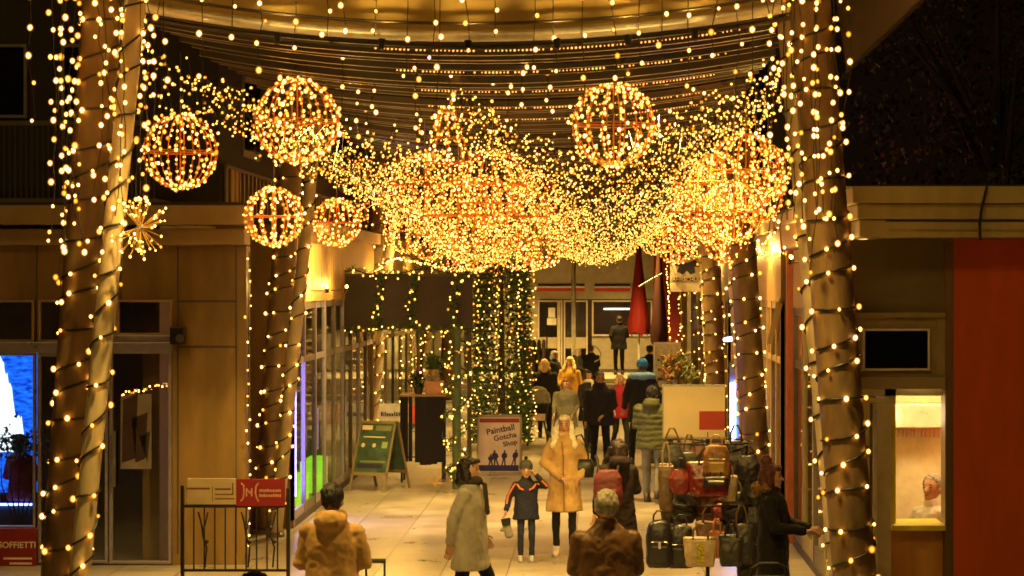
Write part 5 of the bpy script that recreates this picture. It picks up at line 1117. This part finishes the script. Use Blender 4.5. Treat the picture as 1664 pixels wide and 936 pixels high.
# icicle strands under the front edge
for i_, (px, y1) in enumerate(((330, 120), (380, 60), (418, 110), (480, 75), (528, 60), (566, 40), (610, 60), (660, 125), (703, 90), (712, 190), (760, 70), (805, 60), (865, 120), (903, 110), (948, 190), (993, 215), (1040, 95), (1075, 75), (1120, 130), (1160, 90), (1195, 160), (1225, 120))):
    dd = 17.8 + rs.uniform(-.1, .15); x = X(px, dd); strand(x, dd, 5.95, Z(y1, dd), 'strand of bulbs dangling from the lit canopy edge, %s from the left' % ORD[i_], gap=rs.uniform(.16, .3), group='light strands dangling from the canopy edge', sway=.03)
for j_ in range(26):
    dd = rs.uniform(19.5, 27); x = -3.3 + 4.7 * j_ / 25; zt = 5.55 + sag(x); strand(x, dd, zt, zt - rs.uniform(.25, .8), 'short strand of bulbs under the slatted roof, %s from the left column' % ORD[j_], gap=rs.uniform(.12, .25), group='short light strands under the slatted roof', rad=.019)
# uplights on the fascia
for i, px in enumerate((450, 620, 760, 905, 1020, 1130)):
    dd = 17.72; x = X(px, dd); e = empty('uplight', (x, dd, 5.38 + sag(x, .2)), '%s small uplight on the canopy edge, counted from the left' % ('first', 'second', 'third', 'fourth', 'fifth', 'sixth')[i], 'spotlight')
    MB().tube([(0, 0, -.02), (0, .03, .06)], [.02, .035], 8).build('housing', BLACK, e); MB().tube([(0, .05, .0), (0, .25, .05)], .008, 5).build('arm', BLACK, e)
    ld = bpy.data.lights.new('lamp', 'SPOT'); ld.energy = 11; ld.color = (1, .62, .14); ld.spot_size = R(95); ld.spot_blend = .8; ld.shadow_soft_size = .03
    lo = bpy.data.objects.new('lamp', ld); col.objects.link(lo); lo.parent = e; lo.location = (0, .03, .09); lo.rotation_euler = (R(180 - 25), 0, 0)

# ---------------- the draped light net
def netz(x, y):
    t = max(0, min(1, (y - 19) / 24)); dep = .22 + 1.25 * t ** .95
    xc = -1.35                                # ridge
    if x > xc: u = (x - xc) / (1.95 - xc)
    else: u = (xc - x) / (xc + 4.15)
    top = 5.42 + .08 * math.exp(-((x - xc) / .5) ** 2)
    asym = math.sin(math.pi * min(1, max(0, u)) ** .85) ** .9
    return top - dep * asym - (.45 * t) * math.exp(-((x - xc) / .9) ** 2)
def fronty(x): u = abs((x + 1.1) / 3.05); return 24.6 - 6.4 * min(1, u) ** 2.2 - 2.2 * math.exp(-((x + 1.35) / .35) ** 2)
e = empty('light_net', (-1.1, 30, 5.3), 'vast draped net of tiny golden bulbs sagging across the street', 'light net'); o = Vector(e.location)
pts = []; g = MB()
x = -4.1
rows = np.arange(-4.1, 1.95, .115)
for x in rows:
    y = fronty(x); line = []
    while y < 50:
        jx, jy = rs.normal() * .05, rs.normal() * .06
        p = Vector((x + jx, y + jy, netz(x + jx, y + jy) + rs.normal() * .06 - rs.rand() ** 2 * (.50 - .35 * min(1, (y - 17) / 24)))); line.append(p - o); pts.append(p + Vector((0, 0, -.03)) - o)
        y += .15
    g.tube(line, .0035, 3)
g.build('mesh_cables', CABLE, e); bulbs(pts, .013, BN, e, 100, o)
print('net bulbs', len(pts))

# ---------------- light balls
FR = EM('ball_wire', (1, .25, .03), .22); 
def ball(px, py, rpx, Rm, label, group=None, single=0, mer=14, nb=15, zc=None):
    d = Rm * F / rpx; c = PP(px, py, d); e = empty('light_ball', c, label, 'light ball', group, rz=R(rs.uniform(0, 25))); g = MB()
    far = single == 0
    for k in range(mer):
        a = k / mer * 6.283; g.tube([(Rm * math.sin(t) * math.cos(a), Rm * math.sin(t) * math.sin(a), Rm * math.cos(t)) for t in np.linspace(.05, 3.09, 14)], .0075, 4 if far else 5)
    g.tube([(Rm * math.cos(a), Rm * math.sin(a), 0) for a in np.linspace(0, 6.283, 25)[:-1]], .006, 4, closed=True); g.tube([(-Rm, 0, 0), (Rm, 0, 0)], .006, 4); g.tube([(0, 0, -Rm), (0, 0, Rm)], .008, 4)
    g.build('wire_frame', WIREM, e); g = MB().tube([(0, 0, Rm), (0, 0, 5.62 + sag(c.x) - c.z)], .005, 4); g.build('hanger', STEEL, e)
    bp = []
    for k in range(mer):
        a = k / mer * 6.283
        for i in range(nb):
            t = .12 + (2.95) * (i + rs.uniform(-.35, .35) + .5) / nb; rr = Rm * (1 + rs.normal() * .03); aa = a + rs.normal() * .05
            if (abs(math.sin(t)) < .35 and rs.rand() < .45): continue
            bp.append((rr * math.sin(t) * math.cos(aa), rr * math.sin(t) * math.sin(aa), rr * math.cos(t)))
    bulbs(bp, .0175 if not far else .0155, BP, e, single, c); return e
WIREM = M('copper_wire', (.75, .26, .05), .5, metal=0)
ball(293, 247, 60, .39, 'light ball hanging just right of the near left column', single=100, nb=15)
ball(483, 197, 68, .42, 'largest light ball at upper left, partly before the second pale pole', single=100, nb=17)
ball(997, 203, 67, .42, 'large light ball hanging alone at upper right of the street', single=100, nb=17)
ball(445, 352, 47, .325, 'light ball low at left before the second brown column', single=100, nb=14)
ball(547, 362, 39, .325, 'light ball right of the second slim pale pole', single=60, nb=14)
ball(1212, 278, 61, .41, 'light ball left of the near right column', single=100, nb=15)
ball(612, 331, 32, .38, 'small light ball left of the central cluster near the third column', single=40, nb=11)
gc = 'light balls crowded in the central cluster'; gr = 'light balls crowded in the right cluster'
for i_, (px, py, r_) in enumerate(sorted(((690, 300, 52), (745, 350, 58), (800, 300, 56), (842, 352, 52), (700, 382, 40), (770, 395, 46), (660, 375, 36), (880, 392, 42), (915, 382, 36), (838, 400, 36), (730, 265, 40), (815, 380, 32), (940, 395, 28), (905, 350, 30), (868, 320, 40), (780, 258, 34), (650, 330, 34), (800, 425, 24), (725, 418, 24), (960, 402, 20), (860, 420, 22)))):
    ball(px, py, r_, .40, 'wire light ball in the central golden cluster, %s counted from the left' % ORD[i_], gc, 0, 13, 16)
for i_, (px, py, r_) in enumerate(sorted(((1140, 318, 44), (1175, 362, 44), (1110, 372, 36), (1078, 382, 29), (1240, 296, 36), (1140, 392, 30), (1062, 392, 22), (1205, 395, 32)))):
    ball(px, py, r_, .40, 'wire light ball in the cluster by the right columns, %s from the left' % ORD[i_], gr, 0, 13, 14)
for i_, (px, py, r_) in enumerate(((1165, 296, 46), (1193, 344, 48), (1228, 318, 44), (1248, 275, 38), (1182, 390, 38), (1122, 345, 38), (1098, 398, 30), (1152, 352, 40), (1128, 300, 36))):
    ball(px, py, r_, .31, 'smaller wire light ball overlapping the right cluster, %s' % ('high before the second column', 'in its middle', 'right of its middle', 'at its upper right', 'at its lower middle', 'left of its middle', 'at its lower left', 'just below its centre', 'at its upper left')[i_], gr, 0, 12, 12)
for i_, (px, py, r_) in enumerate(((640, 300, 30), (596, 285, 26), (672, 262, 32), (850, 285, 30), (935, 365, 26), (790, 330, 44))):
    ball(px, py, r_, .31, 'smaller wire light ball at the %s of the central cluster' % ('left edge', 'far upper left', 'upper left', 'upper right', 'lower right', 'very heart')[i_], gc, 0, 12, 12)
# ---------------- starburst, cone, garland of lights at the shop corners
e = empty('starburst_light', PP(228, 370, 17.3), 'spiky starburst light with glowing tips by the near left pole', 'star light'); g = MB(); bp = []
for _ in range(60):
    v = Vector(rs.normal(size=3)).normalized(); L_ = rs.uniform(.19, .25); g.tube([(0, 0, 0), v * L_], .0045, 4); bp.append(v * L_)
    if _ % 3 == 0: bp.append(v * L_ * .6)
g.build('spikes', GOLDM, e); MB().ell((0, 0, 0), .03, 10, 8).build('hub', STEEL, e); bulbs(bp, .0095, BW, e, 100, e.location)
MB().tube([(0, 0, 0), (0, 0, 1.9)], .003, 4).build('hanger', CABLE, e)
e = empty('light_cone', PP(727, 265, 25), 'wire cone frame of lights standing out of the net above the street', 'light cone'); k_ = 25 / F; H_ = 125 * k_; g = MB(); bp = []
for k in range(8):
    a = k / 8 * 6.283; p0 = Vector((38 * k_ * math.cos(a), 38 * k_ * math.sin(a), 0)); g.tube([p0, (0, 0, H_)], .008, 5)
    for i in range(11): bp.append(p0.lerp(Vector((0, 0, H_)), (i + rs.rand() * .6) / 11) + Vector(rs.normal(size=3)) * .012)
for t in (0, .33, .66): g.tube([(38 * k_ * (1 - t) * math.cos(a), 38 * k_ * (1 - t) * math.sin(a), H_ * t) for a in np.linspace(0, 6.283, 17)[:-1]], .006, 4, closed=True)
g.build('wire_frame', WIREM, e); bulbs(bp, .018, BP, e, 100, e.location)
# shop-edge strings
def line_string(pts, n, label, group=None, rad=.018, mat=None, single=60):
    o = Vector(pts[0]); e = empty('light_string', o, label, 'light string', group); P = [Vector(p) - o for p in pts]; MB().tube(P, .005, 4).build('cable', CABLE, e)
    L_ = [0]
    for a, b_ in zip(P, P[1:]): L_.append(L_[-1] + (b_ - a).length)
    bp = []
    for i in range(n):
        s = L_[-1] * (i + rs.rand() * .5) / n; j = max(k for k in range(len(L_)) if L_[k] <= s); j = min(j, len(P) - 2)
        bp.append(P[j].lerp(P[j + 1], (s - L_[j]) / max(1e-6, L_[j + 1] - L_[j])) + Vector((rs.normal() * .015, -.02, rs.normal() * .015)))
    bulbs(bp, rad, mat or BW, e, single, o)
line_string([PP(405, 410, 25.9), PP(404, 600, 25.9), PP(406, 905, 25.9)], 24, 'thin string of bulbs down the corner of the brown left shop', rad=.012)
line_string([PP(196, 640, 25.8), PP(215, 636, 25.8), PP(235, 634, 25.8), PP(255, 628, 25.8), PP(272, 628, 25.8)], 16, 'short swag of tiny bulbs across the tall glass door', rad=.010)
line_string([PP(1228, 345, 30), PP(1262, 350, 30), PP(1290, 340, 30), PP(1256, 380, 30), PP(1226, 410, 30), PP(1280, 415, 30)], 46, 'tangled string of bulbs on the golden fascia behind the near right column')
line_string([PP(1083, 425, 56), PP(1087, 500, 56), PP(1088, 565, 56)], 30, 'thin string of bulbs left of the driving school sign')
line_string([PP(1100, 480, 56.4), PP(1108, 520, 56.4), PP(1100, 560, 56.4), PP(1112, 580, 56.4)], 16, 'loose string of bulbs below the driving school sign')
for i, px in enumerate((652, 668, 684)): line_string([PP(px, 545, 43.5), PP(px + 1, 600, 43.5), PP(px, 660, 43.5)], 10, '%s vertical bulb string before the pale curtains, counted from the left' % ('first', 'second', 'third')[i], rad=.014)
for i, px in enumerate((775, 806, 842)): line_string([PP(px, 432, 42.8), PP(px + 2, 500, 42.8), PP(px, 600 - 10 * i, 42.8)], 22, '%s bulb string falling down the front of the lit tree, from the left' % ('first', 'second', 'third', 'fourth', 'fifth')[i], rad=.016, mat=BN)
line_string([PP(610, 440, 40.5), PP(640, 420, 40.5), PP(690, 428, 40.5), PP(740, 440, 40.5), PP(790, 436, 40.5)], 50, 'string of bulbs looping above the brown fascia board', rad=.019)

# fill spots added under the canopy to brighten floor, walls and people
DL = EM('fill_spot_lens', (1, .6, .15), 1.2)
i = 0
for y in (11.5, 16.5, 23.5, 32, 40.5, 49, 57.5, 65.5):
    for side, xx in (('left', -2.9), ('right', .7)):
        zt = 5.60 + sag(xx) - .02 + (.35 if y < 18 else 0)
        e = empty('fill_spot', (xx, y, zt), 'small added fill spot under the canopy, %s side, %s' % (side, ('before the canopy, out of view', 'before the canopy edge', 'first behind the edge', 'above the A-frame signs', 'above the walking crowd', 'above the pram', 'before the steps', 'beyond the canopy end')[i // 2]), 'fill_spot')
        MB().tube([(0, 0, 0), (0, 0, .09)], [.07, .05], 14).build('housing', BLACK, e); MB().tube([(0, 0, -.006), (0, 0, -.001)], .055, 14).build('lens', DL, e)
        MB().tube([(0, 0, .09), (0, 0, .3)], .006, 4).build('hanger', CABLE, e)
        ld = bpy.data.lights.new('lamp', 'SPOT'); ld.energy = 1500 if (y > 17 or y < 12) else 750; ld.color = (1, .63, .155); ld.spot_size = R(100 if y > 12 else 30); ld.spot_blend = .9; ld.shadow_soft_size = .06
        lo = bpy.data.objects.new('lamp', ld); col.objects.link(lo); lo.parent = e; lo.location = (0, 0, -.05)
        if y < 12: lo.rotation_euler = (R(74), 0, R(-5 if xx < 0 else 4)); lo.location = (0, .1, -.03)  # first pair turned forward as added front fill
        i += 1

# fill lamps added to brighten the timber fascias
for i, (x, y, z, w_, side, lb) in enumerate(((2.22, 21.6, 3.55, 30, -1, 'on the kiosk side, nearest'), (2.22, 25.4, 3.55, 30, -1, 'on the kiosk side, farther'), (2.25, 32, 3.7, 40, -1, 'on the golden right shop, nearest'), (2.25, 36.5, 3.7, 40, -1, 'on the golden right shop, farther'),
        (-3.85, 31.5, 3.2, 40, 1, 'on the left shop fascia, nearest'), (-3.85, 34, 3.2, 12, 1, 'on the left shop fascia, middle'), (-3.85, 39.6, 3.2, 30, 1, 'on the left shop fascia, farthest'), (-3.95, 45, 3.2, 40, 1, 'above the pale curtains'), (2.25, 45, 3.7, 40, -1, 'by the driving school sign'))):
    e = empty('fill_lamp', (x, y, z), 'small added fill lamp %s' % lb, 'fill lamp')
    MB().tube([(0, 0, -.03), (0, 0, .03)], .035, 10).build('housing', BLACK, e); MB().tube([(0, 0, 0), (-side * .24, 0, 0)], .008, 5).build('bracket', BLACK, e); MB().ell((0, 0, .055), .022, 8, 6).build('bulb', BW, e)
    ld = bpy.data.lights.new('lamp', 'POINT'); ld.energy = w_; ld.color = (1, .58, .12); ld.shadow_soft_size = .02
    lo = bpy.data.objects.new('lamp', ld); col.objects.link(lo); lo.parent = e; lo.location = (0, 0, .10)
